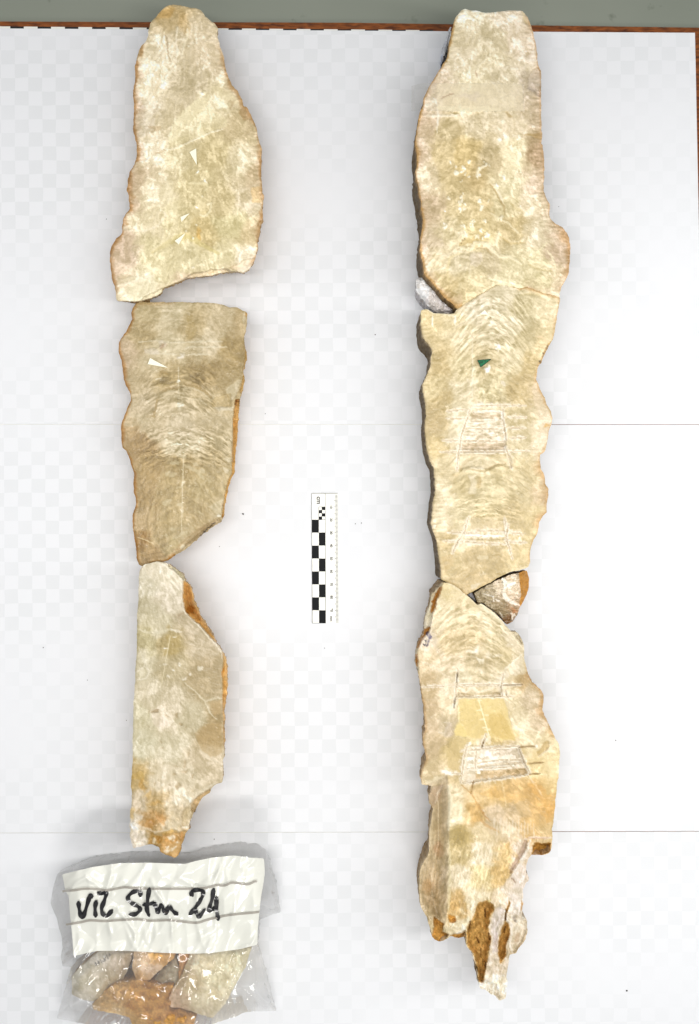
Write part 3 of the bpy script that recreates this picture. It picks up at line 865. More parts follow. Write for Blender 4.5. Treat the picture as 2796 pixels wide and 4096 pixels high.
# =================================================================== STONES, RIGHT COLUMN
def paintD(F, d):
    F.base([(1850, 60, (228, 220, 196)), (2050, 70, (226, 214, 196)), (1830, 150, (222, 212, 184)), (1960, 160, (216, 206, 176)), (2100, 180, (228, 214, 196)),
            (1830, 250, (224, 214, 190)), (1970, 240, (218, 208, 176)), (2110, 260, (228, 218, 200)), (1760, 320, (222, 206, 186)), (1880, 330, (230, 222, 192)),
            (2020, 300, (214, 204, 176)), (2120, 330, (204, 192, 174)), (1720, 420, (222, 208, 186)), (1850, 430, (232, 218, 184)), (2000, 420, (222, 212, 184)), (2140, 430, (212, 196, 172)),
            (1700, 500, (214, 194, 166)), (1800, 520, (214, 198, 154)), (1900, 500, (218, 206, 174)), (2040, 500, (232, 220, 194)), (1680, 600, (222, 204, 180)),
            (1780, 620, (214, 196, 146)), (1860, 600, (218, 196, 136)), (1960, 640, (206, 190, 148)), (2060, 620, (236, 226, 190)), (2150, 620, (192, 166, 130)),
            (1700, 720, (222, 208, 178)), (1820, 720, (214, 196, 146)), (1890, 700, (212, 190, 136)), (2040, 730, (222, 214, 176)), (2150, 740, (222, 202, 178)),
            (1720, 840, (204, 184, 152)), (1840, 820, (212, 196, 148)), (1930, 830, (218, 200, 150)), (2020, 830, (220, 210, 168)), (2120, 820, (226, 214, 186)),
            (1710, 960, (216, 200, 174)), (1810, 930, (216, 204, 164)), (1900, 930, (222, 206, 152)), (2060, 900, (206, 188, 138)), (2160, 920, (222, 212, 186)), (2230, 930, (204, 184, 156)),
            (1730, 1060, (228, 216, 182)), (1850, 1050, (214, 204, 172)), (1960, 1060, (208, 196, 162)), (2060, 1080, (212, 204, 164)), (2140, 1060, (224, 216, 178)), (2250, 1020, (206, 184, 160)),
            (1760, 1130, (214, 196, 146)), (1900, 1120, (216, 204, 160)), (2020, 1120, (218, 210, 172)), (2160, 1130, (212, 204, 160)), (2240, 1130, (222, 206, 176)),
            (1790, 1190, (202, 178, 116)), (1850, 1180, (214, 198, 150)), (2230, 1190, (226, 212, 180))])
    F.tex(1.0, axis=1900, ed=d)
    F.bands(1880, 900, 150, 60, 420, 1180, .5, 22)
    F.rim(d, (F.x < 1850) * sstep(60, 100, F.y) * (1 - sstep(1225, 1240, F.y)), (186, 146, 84), 12, .85)
    F.rim(d, (F.x > 2100) * sstep(50, 90, F.y) * (1 - sstep(1150, 1175, F.y)), (196, 160, 118), 9, .6)
    F.rim(d, (F.x > 2150) * sstep(880, 950, F.y) * (1 - sstep(1060, 1130, F.y)), (166, 128, 78), 30, .7)
    F.rim(d, (F.x > 2100) * (.35 + .6 * np.exp(-((F.y - 620) / 60) ** 2)), (190, 164, 132), 50, .6)
    F.rim(d, (F.x < 1850) * sstep(240, 300, F.y) * .7, (212, 184, 158), 40, .6)
    F.region('R 1180 660 1250 600 1280 650 1278 880 1240 860 1160 800 1150 700', (196, 186, 170), .75, -3, 6)
    F.region('R 1105 97 1130 125 1190 240 1150 230 1110 150', (222, 208, 168), .7, -1)
    F.stroke('R 1100 470 1120 520 1180 560 1220 470 1200 600', 16, (246, 238, 224), .6, .6)
    F.stroke('R 800 510 720 600 700 660 730 740', 6, (244, 236, 210), .75, .5)
    F.stroke('R 680 640 700 700', 4, (176, 150, 120), .6, -.5)
    F.stroke('R 830 740 870 780 900 840', 7, (240, 232, 210), .6, .3)
    # patches and crystals of the middle
    F.region('R 520 1230 600 1210 640 1330 660 1500 640 1600 480 1600 500 1400', (216, 196, 142), .4, -.2)
    F.region('S 480 -40 650 -40 660 200 600 250 520 190 490 60', (216, 196, 142), .35, -.2)
    F.stroke('R 940 1280 960 1400 1000 1500 1010 1586', 46, (240, 230, 194), .6, .2)
    F.stroke('S 980 0 1020 90 1080 150', 40, (238, 228, 192), .5)
    F.stroke('S 780 140 720 170 690 240', 9, (246, 240, 214), .7, .5)
    F.stroke('S 820 310 870 380 900 450 940 510 950 590', 6, (168, 146, 96), .6, -.6)
    F.stroke('S 850 310 900 400 940 480', 7, (244, 236, 210), .7, .4)
    F.stroke('S 820 570 900 620 980 660 1080 760', 6, (236, 228, 196), .6, .3)
    F.stroke('S 1000 480 1050 530 1110 560 1080 640 1040 700', 12, (200, 184, 134), .5, -.2)
    F.stroke('S 540 860 600 830 680 810 760 760', 20, (198, 176, 118), .6, -.4)
    F.stroke('S 930 800 1010 850 1130 840', 9, (196, 176, 122), .6, -.4)
    F.stroke('S 520 880 640 900 680 840 780 850 850 920 900 960 1000 970 1100 1030', 14, (242, 234, 202), .75, .7)
    F.stroke('S 870 860 890 790 900 740', 10, (244, 236, 206), .7, .6)
    F.stroke('S 700 890 780 890 830 950', 5, (168, 148, 104), .6, -.7)
    F.stroke('S 1160 1000 1260 1010 1390 1060', 12, (244, 236, 200), .8, .5)
    F.stroke('S 1160 1030 1250 1080 1380 1100', 8, (196, 182, 134), .6, -.5)
    F.stroke('S 1330 840 1250 920 1180 990', 5, (240, 234, 196), .7, .3)
    F.stroke('S 1330 910 1380 970 1410 1060 1400 1140', 7, (240, 232, 198), .7, .3)
    F.stroke('S 200 930 350 930 480 980 540 930', 8, (238, 228, 200), .6, .3)
    F.stroke('S 210 1130 330 1080 430 1060', 8, (240, 230, 200), .6, .3)
    F.stroke('S 440 1200 430 1080 450 980 550 930', 7, (226, 212, 160), .5)
    F.blob('S 540 770', 12, 14, (240, 232, 206), .6); F.blob('S 570 825', 5, 5, (140, 122, 80), .8, dh=-.6)
    F.region('S 640 930 740 920 760 990 700 1060 630 1040', (220, 208, 190), .5, .5)
    rng = np.random.RandomState(5)
    for i in range(46):   # glassy grains on the cut, their wet glints painted near-white
        qx, qy = rng.normal(1880, 60), rng.uniform(640, 960)
        F.blob('p %.1f %.1f' % (qx, qy), rng.uniform(3, 8), rng.uniform(5, 12), (255, 252, 236), .75, dh=.8, soft=.4)
    F.stroke('R 200 1050 330 1052 520 1045 530 1050', 8, (248, 242, 222), .7, .5)
    F.region('R 455 1030 490 1012 545 1012 500 1045', (168, 150, 96), .8)
    F.region('R 940 1012 980 1012 1030 1060 990 1070', (190, 168, 122), .7)
    F.region('R 1080 1210 1285 1200 1292 1280 1200 1240', (180, 152, 96), .65)
    F.stroke('R 340 950 345 1050 335 1200', 5, (248, 242, 226), .7, .3)
    F.region('R 330 752 700 752 1110 758 1125 1008 700 1006 340 1004', (238, 226, 194), .6, 0, 4, flat=.6, warp=False)  # paler stone, with the tape's own brightness painted in as well
    F.stroke('R 340 975 520 990 700 985 900 990', 22, (248, 238, 206), .7)
    F.stroke('R 370 890 440 860 490 850', 5, (176, 148, 116), .7, -.4)
    F.blob('R 640 870', 50, 16, (226, 214, 192), .6)
    # ribbed rim, lower left
    m = (F.x < 1830) * (1 - sstep(30, 90, d)) * sstep(900, 1000, F.y)
    F.v += m * 1.3 * np.tanh(2 * noise((F.x + F.y * .8) / 9, (F.y - F.x) / 60, 77))
    F.h += m * .5 * noise((F.x + F.y * .8) / 9, (F.y - F.x) / 60, 77)
    m = (F.x > 2100) * (1 - sstep(30, 80, d))
    F.v += m * .9 * noise(F.y / 8, F.x / 60, 78)


D = P('R 590 78 640 95 690 100 760 115 850 112 970 98 1050 95 1105 97 1130 125 1160 160 1180 215 1205 280 1215 340 1240 430 1245 520 1255 600 1280 650 1278 760 1278 900 1280 1050 1283 1180 1292 1250 1278 1290 1300 1360 1305 1450 1308 1560 '
      'S 1302 180 1310 230 1300 290 1305 370 1325 440 1355 490 1355 530 1350 580 1365 625 1410 670 1470 695 1510 750 1535 800 1543 880 1540 980 1535 1060 1525 1120 1500 1190 1460 1240 1445 1300 1450 1332 '
      'S 1330 1306 1150 1242 1080 1254 950 1222 870 1222 800 1262 720 1310 650 1350 580 1398 520 1442 470 1392 400 1330 340 1265 280 1190 230 1140 215 1080 205 990 185 930 180 860 190 780 205 700 205 630 190 520 190 450 170 400 165 310 145 250 140 190 155 150 150 50 '
      'R 155 1400 135 1310 140 1240 155 1170 165 1090 180 1010 210 960 215 890 240 830 280 750 330 680 380 600 430 520 440 430 455 360 470 290 485 200 510 150 550 100')
D2 = D.copy()
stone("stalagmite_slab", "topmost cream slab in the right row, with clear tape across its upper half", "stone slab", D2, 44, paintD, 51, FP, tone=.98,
      wallcol=(98, 82, 56), inset=1, group="sawn stalagmite slabs laid in two rows", wall=wallD)  # wallcol: brown crust with the wall's deep shade painted into it


def grooves(F, lines, w=6, dp=-2.2):
    w = w + 1.5
    for q in lines:
        l = P(q)
        F.stroke(q, w + 16, (240, 231, 212), .38, .1, rag=1.0)
        F.stroke(q, w + 3, (250, 245, 232), .85, .6, raw=True, rag=.8)
        F.stroke(q, w * .5, (176, 156, 120), .6, dp, raw=True, rag=1.2)


def paintE(F, d):
    F.base([(1710, 1290, (224, 206, 156)), (1800, 1290, (220, 206, 164)), (1900, 1210, (214, 206, 184)), (2000, 1190, (212, 204, 178)), (2100, 1230, (200, 190, 150)), (2200, 1230, (226, 214, 180)),
            (1740, 1380, (206, 188, 140)), (1850, 1350, (220, 208, 174)), (1960, 1330, (208, 198, 166)), (2040, 1300, (214, 206, 178)), (2120, 1350, (198, 186, 144)), (2200, 1330, (226, 212, 172)),
            (1760, 1450, (200, 180, 128)), (1850, 1470, (210, 198, 156)), (1950, 1440, (202, 188, 146)), (2040, 1430, (214, 204, 170)), (2130, 1450, (206, 186, 134)), (2160, 1390, (224, 206, 160)),
            (1720, 1560, (206, 190, 142)), (1770, 1600, (196, 176, 124)), (1850, 1560, (214, 204, 174)), (1970, 1560, (208, 198, 158)), (2080, 1560, (202, 182, 132)), (2160, 1560, (208, 188, 148)),
            (1730, 1680, (200, 180, 132)), (1840, 1660, (216, 208, 180)), (1950, 1700, (218, 206, 182)), (2080, 1660, (198, 184, 140)), (2170, 1680, (220, 208, 180)), (1740, 1790, (206, 186, 132)),
            (1850, 1770, (212, 202, 174)), (1950, 1780, (202, 184, 156)), (2080, 1790, (206, 194, 156)), (2160, 1790, (222, 208, 182)), (1780, 1880, (208, 194, 154)), (1900, 1850, (218, 208, 176)),
            (2000, 1850, (212, 198, 154)), (2120, 1880, (204, 188, 142)), (1750, 1960, (216, 204, 172)), (1860, 1940, (202, 188, 142)), (1960, 1950, (206, 194, 152)), (2080, 1950, (206, 192, 150)),
            (2170, 1980, (210, 188, 150)), (1760, 2060, (220, 208, 178)), (1850, 2050, (206, 194, 154)), (1950, 2080, (206, 192, 146)), (2060, 2070, (202, 184, 136)), (2150, 2060, (214, 196, 146)),
            (1790, 2160, (202, 182, 132)), (1860, 2150, (216, 204, 172)), (1960, 2110, (202, 184, 138)), (2050, 2150, (206, 188, 142)), (2110, 2180, (212, 194, 144)), (1790, 2260, (208, 190, 142)),
            (1880, 2230, (204, 184, 138)), (1980, 2240, (200, 180, 132)), (2080, 2260, (212, 194, 146)), (1840, 2340, (206, 186, 140)), (1900, 2330, (206, 184, 136))])
    F.tex(.8, axis=1945, ed=d, fan=.6)
    F.bands(1960, 1300, 150, 160, 1180, 1450, 1.1, 17)
    F.bands(1950, 2050, 130, 30, 1985, 2080, 1.1, 10)
    F.bands(1950, 1900, 170, 90, 1810, 1990, .7, 20)
    F.bands(1950, 2150, 150, 60, 2110, 2300, .35, 24)
    F.bands(1940, 1550, 130, 80, 1440, 1620, .7, 20)
    c = np.exp(-((F.x - 1950) / 90.) ** 2) * sstep(1420, 1480, F.y) * (1 - sstep(1600, 1660, F.y))
    F.v += c * .9 * np.tanh(3 * fbm(F.wx / 16, F.wy / 34, 61, 3)); F.h += c * .5 * np.tanh(3 * fbm(F.wx / 16, F.wy / 34, 61, 3))
    F.rim(d, (F.x > 2050) * (1 - sstep(2230, 2270, F.y)), (196, 160, 110), 12, .6)
    F.rim(d, (F.x < 1850) * (1 - sstep(2300, 2330, F.y)) * sstep(1290, 1320, F.y), (212, 196, 156), 14, .6)
    F.rim(d, (F.x > 2050) * sstep(1800, 1900, F.y) * (1 - sstep(2080, 2140, F.y)), (186, 150, 100), 34, .55)
    F.region('T 1235 950 1280 1060 1315 1110 1320 1160 1385 1300 1340 1480 1300 1586 1240 1500 1270 1300 1200 1150 1200 1000', (222, 206, 180), .5, -.5)
    F.blob('T 1330 1375', 16, 10, (212, 164, 84), .6)
    F.region('T 1370 600 1330 640 1260 800 1290 800 1390 640', (222, 176, 92), .75, -2, 4)
    for q in ('T 1338 665', 'T 1325 685', 'T 1305 715', 'T 1298 740', 'T 1275 780', 'T 1268 795'):
        F.blob(q, 5, 6, (48, 34, 18), .85)
    for q in ('T 1230 560 1280 560 1360 610', ):
        F.stroke(q, 5, (230, 206, 166), .5)
    # white upper edge and slots
    F.stroke('T 240 310 300 345 400 352 490 370', 5, (246, 240, 214), .8, .4)
    F.stroke('T 295 370 295 470', 5, (250, 246, 228), .9, .4, raw=True)
    F.stroke('T 500 370 497 450', 6, (252, 248, 236), .9, .4, raw=True)
    F.stroke('T 860 80 950 95 1080 130', 4, (244, 238, 214), .8, .5)
    F.stroke('T 1150 115 1250 150 1330 180', 14, (236, 226, 182), .7, .4)
    F.stroke('T 1100 180 1180 170 1270 185', 9, (190, 176, 130), .6, -.8)
    for q in ('T 850 290 920 230 990 250 1040 330 1060 430', 'T 850 400 920 340 960 320 1010 380', 'T 840 480 920 440 980 430 1030 470', 'T 620 500 560 570 540 600', 'T 620 510 680 590',
              'T 870 560 920 530 980 550', 'T 490 490 560 440 620 420'):
        F.stroke(q, 8, (234, 226, 200), .55, .5)
        F.stroke(q.replace('T ', 'T '), 3, (176, 158, 116), .35, -.4)
    F.region('T 800 375 820 365 832 400 815 395', (128, 108, 66), .8, -.5)
    F.stroke('T 655 560 660 800 655 1000 650 1180', 5, (230, 222, 196), .6, .3)
    F.stroke('T 1055 380 1070 470 1110 500', 5, (238, 228, 200), .6, .3)
    F.blob('T 782 855', 12, 11, (252, 250, 240), .95, dh=.6)
    F.blob('T 675 860', 6, 24, (244, 238, 208), .7, dh=.4); F.blob('T 885 665', 16, 5, (255, 252, 244), .85, dh=.5)
    F.stroke('T 700 1170 760 1180', 16, (255, 252, 244), .7, .5)
    F.stroke('T 920 960 950 1000', 14, (240, 232, 214), .7, .5)
    # sampled ladder: a shallow pit with cross cuts
    F.region('T 650 1235 935 1235 965 1500 960 1586 540 1586 560 1400 610 1300', (232, 222, 202), .6, -1.6, 5, warp=False)
    pk = F.region('T 650 1235 935 1235 965 1500 960 1586 540 1586 560 1400 610 1300', warp=False)[0]
    F.v += pk * 3.2 * (voro(F.wx / 22, F.wy / 12, 88)[0] - .5) + pk * 1.4 * np.tanh(4 * noise(F.x / 26, F.y / 7, 89)); F.h += pk * .5 * noise(F.x / 26, F.y / 7, 89)
    F.region('U 560 100 960 100 950 250 530 250', (214, 200, 172), .4, -.5, 5, warp=False)
    for q in ('T 650 1245 930 1245 925 1310 640 1300', 'U 560 165 950 165 945 235 560 235'):
        F.region(q, (186, 166, 134), .55, -.6, 4, warp=False)
    grooves(F, ['T 640 1190 800 1180 1140 1182', 'T 420 1300 600 1300', 'T 640 1330 920 1318', 'T 980 1285 1150 1290', 'T 610 1390 930 1395', 'T 980 1385 1140 1385', 'T 380 1500 560 1500 950 1505',
                'T 990 1475 1140 1475', 'U 360 243 560 243 950 243 1175 236', 'T 640 1200 600 1330 560 1440 520 1580', 'T 930 1200 935 1330 965 1500', 'U 555 120 530 260 515 420', 'U 950 180 985 280 1015 400',
                'T 420 1235 600 1215'], 6)
    F.stroke('T 655 1245 800 1235 930 1240', 6, (255, 252, 244), .85, .5); F.stroke('T 920 1250 930 1310', 6, (255, 252, 246), .85, .4)
    F.region('U 530 270 1010 270 1015 390 900 360 800 410 640 380 540 420', (216, 204, 172), .55, -1.5, 5)
    F.stroke('U 530 410 600 330 680 280', 8, (196, 180, 140), .6, -.6)
    F.stroke('U 640 400 760 420 860 370 960 350', 8, (178, 160, 114), .6, -.8)
    F.stroke('U 640 385 760 395', 12, (238, 230, 206), .7, .6)
    F.region('U 700 460 740 470 740 560 710 580 690 520', (186, 164, 112), .7)
    F.region('U 610 450 680 450 700 520 690 630 610 630 640 540', (222, 212, 184), .7, .4)
    F.region('U 470 440 540 430 520 480 480 470', (184, 164, 116), .6)
    # lower ladder
    F.region('U 625 820 945 830 960 1040 580 1040', (210, 194, 156), .5, -1.0, 5, warp=False)
    grooves(F, ['U 415 968 600 980 700 970', 'U 660 955 1050 962', 'U 590 1005 940 1008', 'U 1000 980 1125 985', 'U 390 1052 560 1055 760 1070 970 1082', 'U 960 1055 1150 1065',
                'U 630 825 600 900 580 990', 'U 590 960 530 1040 470 1170', 'U 945 835 965 930 970 1050 1020 1220', 'U 980 900 960 1050'], 6)
    F.stroke('U 590 1000 760 1005 940 1008', 5, (255, 252, 244), .9, .4)
    F.stroke('U 560 990 540 1020', 14, (240, 232, 210), .8, .4)
    F.blob('U 1075 1020', 5, 5, (246, 240, 216), .9); F.blob('U 305 920', 8, 8, (255, 252, 244), .9, dh=.5)
    F.stroke('U 700 1200 800 1200', 16, (218, 206, 172), .6); F.blob('U 760 1325', 10, 7, (218, 206, 172), .6)
    F.stroke('U 640 1340 760 1320', 4, (196, 176, 130), .4)
    F.region('U 360 1190 470 1170 500 1240 400 1380 375 1380', (204, 180, 130), .5)
    F.stroke('U 1180 1240 1160 1285 1080 1310 960 1345', 5, (240, 230, 196), .7, .4)
    F.region('U 640 1440 760 1420 700 1480 640 1500', (220, 212, 190), .6)
    m = (F.x < 1850) * (1 - sstep(30, 100, d)) * sstep(1850, 1900, F.y) * (1 - sstep(2180, 2240, F.y))
    F.v += m * 1.1 * np.tanh(2 * noise(F.y / 8, F.x / 50, 79)); F.h += m * .3 * noise(F.y / 8, F.x / 50, 79)


E = P('T 190 320 240 308 300 345 400 350 490 352 S 520 1442 580 1398 650 1350 720 1310 800 1262 870 1222 950 1222 1080 1254 1150 1242 1330 1306 1450 1332 T 1440 300 1425 350 1415 430 1400 520 1385 590 1350 640 1325 690 1300 740 1280 800 1260 810 1240 870 1235 950 1255 1000 1280 1060 1315 1110 1320 1160 1360 1220 1385 1300 1370 1350 1350 1400 1340 1480 1325 1550 '
      'U 1310 240 1270 270 1265 320 1280 400 1310 470 1320 540 1345 580 1345 640 1330 700 1330 790 1290 830 1260 880 1255 940 1240 990 1210 1040 1190 1090 1180 1150 1175 1200 1180 1240 1160 1285 1100 1310 1000 1335 900 1375 820 1430 750 1460 660 1510 V 600 408 540 356 490 322 440 297 U 380 1410 370 1370 370 1290 355 1200 340 1100 325 1030 300 960 285 890 290 790 300 700 320 600 315 480 305 390 275 330 265 280 240 210 230 130 225 40 '
      'T 225 1350 240 1270 230 1150 210 1070 205 990 235 930 250 880 275 830 280 760 295 710 285 670 255 620 210 570 195 500 190 420')
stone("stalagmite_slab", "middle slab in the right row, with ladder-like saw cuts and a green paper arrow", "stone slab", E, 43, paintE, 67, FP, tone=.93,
      wallcol=(98, 82, 56), inset=1, wall=wallE, group="sawn stalagmite slabs laid in two rows", amp=2.0)  # crust brown darkened further to carry the shade of this side wall


def paintF(F, d):
    F.base([(1780, 2350, (222, 208, 160)), (1850, 2370, (222, 208, 166)), (1760, 2450, (226, 214, 182)), (1850, 2450, (216, 202, 164)), (1950, 2480, (222, 210, 178)), (1720, 2560, (214, 202, 184)),
            (1790, 2560, (216, 198, 156)), (1880, 2560, (214, 196, 152)), (1980, 2560, (206, 194, 154)), (2060, 2560, (212, 202, 176)), (1700, 2640, (216, 198, 162)), (1800, 2650, (220, 206, 178)),
            (1920, 2630, (198, 184, 146)), (2030, 2630, (200, 186, 142)), (2080, 2660, (218, 208, 180)), (1710, 2740, (206, 184, 144)), (1800, 2740, (222, 210, 184)), (1900, 2700, (206, 194, 158)),
            (1990, 2720, (222, 212, 186)), (2110, 2720, (198, 170, 120)), (1720, 2820, (204, 182, 146)), (1790, 2830, (222, 208, 176)), (1870, 2840, (226, 208, 146)), (1940, 2830, (226, 210, 156)),
            (2040, 2800, (218, 206, 172)), (2120, 2800, (206, 190, 162)), (1730, 2900, (210, 190, 158)), (1790, 2900, (204, 190, 160)), (1860, 2920, (222, 202, 138)), (1980, 2890, (210, 186, 118)),
            (2080, 2880, (222, 212, 182)), (2160, 2880, (208, 190, 160)), (1730, 2980, (200, 180, 142)), (1800, 2990, (204, 184, 128)), (1860, 2960, (216, 200, 146)), (2000, 2940, (216, 192, 126)),
            (2120, 2960, (220, 208, 174)), (2200, 2960, (224, 210, 170)), (1740, 3080, (212, 194, 154)), (1820, 3080, (208, 188, 140)), (1920, 3030, (222, 210, 190)), (2030, 3020, (200, 182, 154)),
            (2140, 3060, (232, 212, 158)), (2200, 3050, (232, 216, 168)), (1850, 3180, (228, 214, 182)), (1930, 3160, (222, 198, 150)), (1980, 3160, (210, 180, 118)), (2060, 3160, (222, 186, 124)),
            (2140, 3170, (216, 172, 102)), (2200, 3150, (230, 206, 148)), (1840, 3260, (226, 216, 184)), (1900, 3260, (216, 178, 108)), (1980, 3270, (208, 188, 156)), (2060, 3250, (212, 188, 148)),
            (2180, 3230, (224, 178, 108)), (1850, 3350, (196, 176, 112)), (1920, 3330, (224, 208, 168)), (2020, 3330, (220, 202, 168)), (2120, 3310, (224, 186, 122)), (2190, 3310, (224, 196, 142)),
            (1840, 3420, (212, 194, 140)), (1930, 3420, (228, 218, 194)), (2030, 3420, (224, 194, 130)), (2080, 3400, (222, 206, 192)), (1840, 3500, (222, 212, 186)), (1930, 3500, (226, 210, 156)),
            (2000, 3500, (222, 188, 118)), (2080, 3500, (218, 206, 200)), (1830, 3620, (216, 180, 112)), (1900, 3600, (228, 218, 190)), (2000, 3590, (222, 206, 178)), (2070, 3600, (222, 212, 204)),
            (1850, 3700, (222, 212, 182)), (1930, 3650, (222, 212, 190)), (2000, 3700, (214, 202, 188)), (2060, 3700, (222, 212, 196)), (2090, 3760, (206, 186, 152)), (1990, 3850, (214, 202, 186)),
            (2000, 3950, (230, 222, 208)), (1950, 3940, (236, 230, 216))])
    F.tex(.85, axis=1930, fan=.7)
    F.bands(1890, 2500, 150, 110, 2430, 2600, .95, 17)
    F.bands(1900, 2650, 150, 70, 2600, 2730, .7, 18)
    F.bands(1960, 3200, 190, 90, 3080, 3300, .5, 26)
    left = F.x < 1800
    F.rim(d, (F.x > 2050) * sstep(2640, 2700, F.y) * (1 - sstep(2930, 2970, F.y)), (176, 138, 84), 22, .7)
    F.rim(d, left * sstep(2700, 2760, F.y) * (1 - sstep(3100, 3140, F.y)), (196, 160, 112), 12, .6)
    # upper left: old flowstone bumps with orange seams below the sawn face
    kk, dd = F.region('V 400 285 372 330 350 400 300 560 275 700 260 745 205 800 160 900 150 940 160 1010 170 1100 120 1080 120 900 200 700 240 500 330 330', (214, 208, 184), .8, -6, 3, 1, warp=False)
    for q, w_ in (('V 372 335 350 380 320 450 290 470', 14), ('V 320 460 305 520 285 560', 16), ('V 270 705 240 730 215 780', 18), ('V 215 780 180 830 155 890', 8), ('V 150 940 155 1060', 8)):
        F.stroke(q, w_, (176, 116, 40), .9, -1.5)
    F.stroke('V 255 760 270 790', 15, (62, 54, 88), .75, taper=False)
    F.stroke('V 262 800 245 860', 9, (96, 88, 108), .75, taper=False)
    F.stroke('j 580 760 635 815', 3, (48, 42, 40), .9, raw=True, taper=False); F.stroke('j 640 640 670 660 660 690', 3, (60, 52, 56), .85, raw=True, taper=False)
    F.stroke('j 650 770 680 820 715 780', 5, (78, 66, 78), .85, raw=True, taper=False)
    F.stroke('V 300 560 280 700 210 960', 4, (238, 230, 206), .6, .3); F.stroke('V 360 400 300 600', 3, (240, 232, 208), .5)
    F.stroke('V 400 290 440 298 530 355 600 410 700 495 860 600 970 720 1060 830 1120 900', 5, (234, 224, 194), .7, .2)
    F.region('V 700 492 735 478 780 510 850 560 900 610 1010 740 960 730 850 640', (220, 212, 182), .6, -1, 4)
    F.region('V 1010 740 1060 742 1115 850 1110 860 1050 800', (214, 206, 180), .7, -4, 4)
    # radiating wedges
    F.region('V 950 1080 1110 945 1140 1130 1000 1130', (222, 212, 188), .6, .2)
    F.stroke('V 950 1080 1110 945', 4, (240, 234, 212), .8, .3)
    F.region('V 850 1190 960 1080 1000 1140 920 1210', (224, 216, 196), .6, .2)
    F.region('V 530 1080 600 1060 680 1210 520 1210', (218, 210, 180), .5)
    F.stroke('V 190 1015 300 1050 400 1130 480 1180', 5, (226, 214, 188), .6, .2)
    F.blob('V 730 995', 9, 10, (250, 246, 230), .8, dh=.5)
    for q in ('V 650 930', 'V 800 950', 'V 740 1100', 'V 880 960', 'V 690 900'):
        F.blob(q, 20, 12, (226, 218, 196), .6, dh=.2)
    # first sampling pit
    F.region('V 512 1232 915 1228 918 1330 500 1332', (206, 194, 164), .6, -3.2, 4, warp=False)
    F.region('V 530 1290 600 1300 700 1320 860 1290 915 1290 915 1330 505 1332', (156, 138, 100), .6, -1, 4, warp=False)
    F.stroke('V 520 1240 600 1290 660 1240 700 1290 790 1270 870 1240', 10, (240, 232, 214), .6, .8)
    grooves(F, ['V 190 1240 400 1235', 'V 420 1225 600 1222 900 1222 1110 1220', 'V 500 1333 760 1332 1030 1325', 'V 525 1075 512 1200 505 1340 485 1440', 'V 935 1120 915 1230 930 1335', 'V 960 1270 965 1330'], 5, -3.0)
    F.stroke('V 505 1338 700 1335 910 1335', 4, (250, 246, 226), .8)
    F.stroke('V 520 1110 515 1200', 2.6, (96, 84, 62), .75, -1, raw=True); F.stroke('V 498 1345 488 1430', 2.6, (96, 84, 62), .75, -1, raw=True)
    F.stroke('V 930 1225 1110 1221', 2.6, (130, 112, 82), .7, -1, raw=True)
    # yellow translucent block with pencil scale line
    F.region('W 530 210 940 210 1000 400 1050 590 960 600 860 570 800 580 640 580 610 560 500 560 495 500 540 420 540 300', (224, 204, 140), .75, -.3, 4, flat=.7)
    F.region('W 800 360 900 340 960 390 1050 590 860 570 800 470', (210, 184, 112), .6, 0, 5, flat=.5)
    F.region('W 500 560 490 510 540 420 600 480 615 560', (230, 212, 144), .8, .3, 3, flat=.8)
    F.region('W 420 700 480 600 520 572 640 578 580 700 540 880 440 880', (206, 186, 132), .6, -.2, 4, flat=.6)
    F.stroke('W 530 280 535 420', 4, (248, 238, 190), .8, raw=True)
    F.stroke('W 712 222 745 330 770 420 800 530', 2.5, (250, 242, 200), .95, raw=True, taper=False)
    for q in ('W 700 320 740 318', 'W 725 405 770 400', 'W 745 478 790 476', 'W 765 500 820 492', 'W 700 232 735 230', 'W 770 365 800 365'):
        F.stroke(q, 4, (246, 236, 200), .8, raw=True)
    F.stroke('W 800 530 800 600 820 620', 18, (244, 236, 214), .7, .5)
    # second pit
    F.region('W 620 640 1080 640 1140 830 1150 900 680 960 560 980 560 860 600 700', (236, 228, 214), .7, -2, 6, warp=False)
    F.region('W 690 680 1070 665 1130 800 700 850', (222, 210, 192), .5, -2.5, 5, warp=False)
    F.region('W 685 870 1140 840 1165 895 680 960', (184, 158, 108), .65, -2.2, 4, warp=False)
    F.v += 4.0 * (voro(F.wx / 16, F.wy / 10, 71)[0] - .5) * F.region('W 600 650 1070 650 1130 900 680 900 600 900', warp=False)[0]
    grooves(F, ['W 550 690 740 670 900 655 1080 648', 'W 560 860 700 835 900 810 1110 790', 'W 690 800 900 770 1110 770', 'W 370 870 450 890 570 895', 'W 570 985 680 965 1160 905',
                'W 610 620 580 760 550 980', 'W 690 690 680 850', 'W 1070 650 1130 800 1180 900', 'W 770 850 1000 830', 'W 780 530 740 665'], 7, -2.0)
    for q in ('W 380 870 430 880 460 895', 'W 640 610 620 640', 'W 700 870 720 890', 'W 610 770 630 750'):
        F.stroke(q, 12, (255, 252, 244), .85, .5)
    for q in ('W 1080 655 1150 648 1230 645', 'W 1160 803 1300 792', 'W 1170 900 1270 893', 'W 665 960 640 1080', 'W 760 600 738 660'):
        F.stroke(q, 4, (140, 112, 66), .8, -1.6, raw=True)
    F.stroke('W 1225 640 1245 650', 9, (255, 252, 244), .9)
    F.stroke('W 1170 920 1230 1000 1285 1090', 6, (238, 222, 190), .8, .3); F.stroke('W 1260 1040 1285 1090', 6, (255, 250, 240), .9, .3)
    F.stroke('W 920 950 940 1050 965 1190', 5, (240, 224, 184), .7, .3)
    F.stroke('W 560 1000 650 1080 720 1200 780 1290 820 1330', 4, (178, 134, 76), .6, -.5)
    F.stroke('W 400 430 450 440 400 540 350 520', 10, (226, 218, 200), .5)
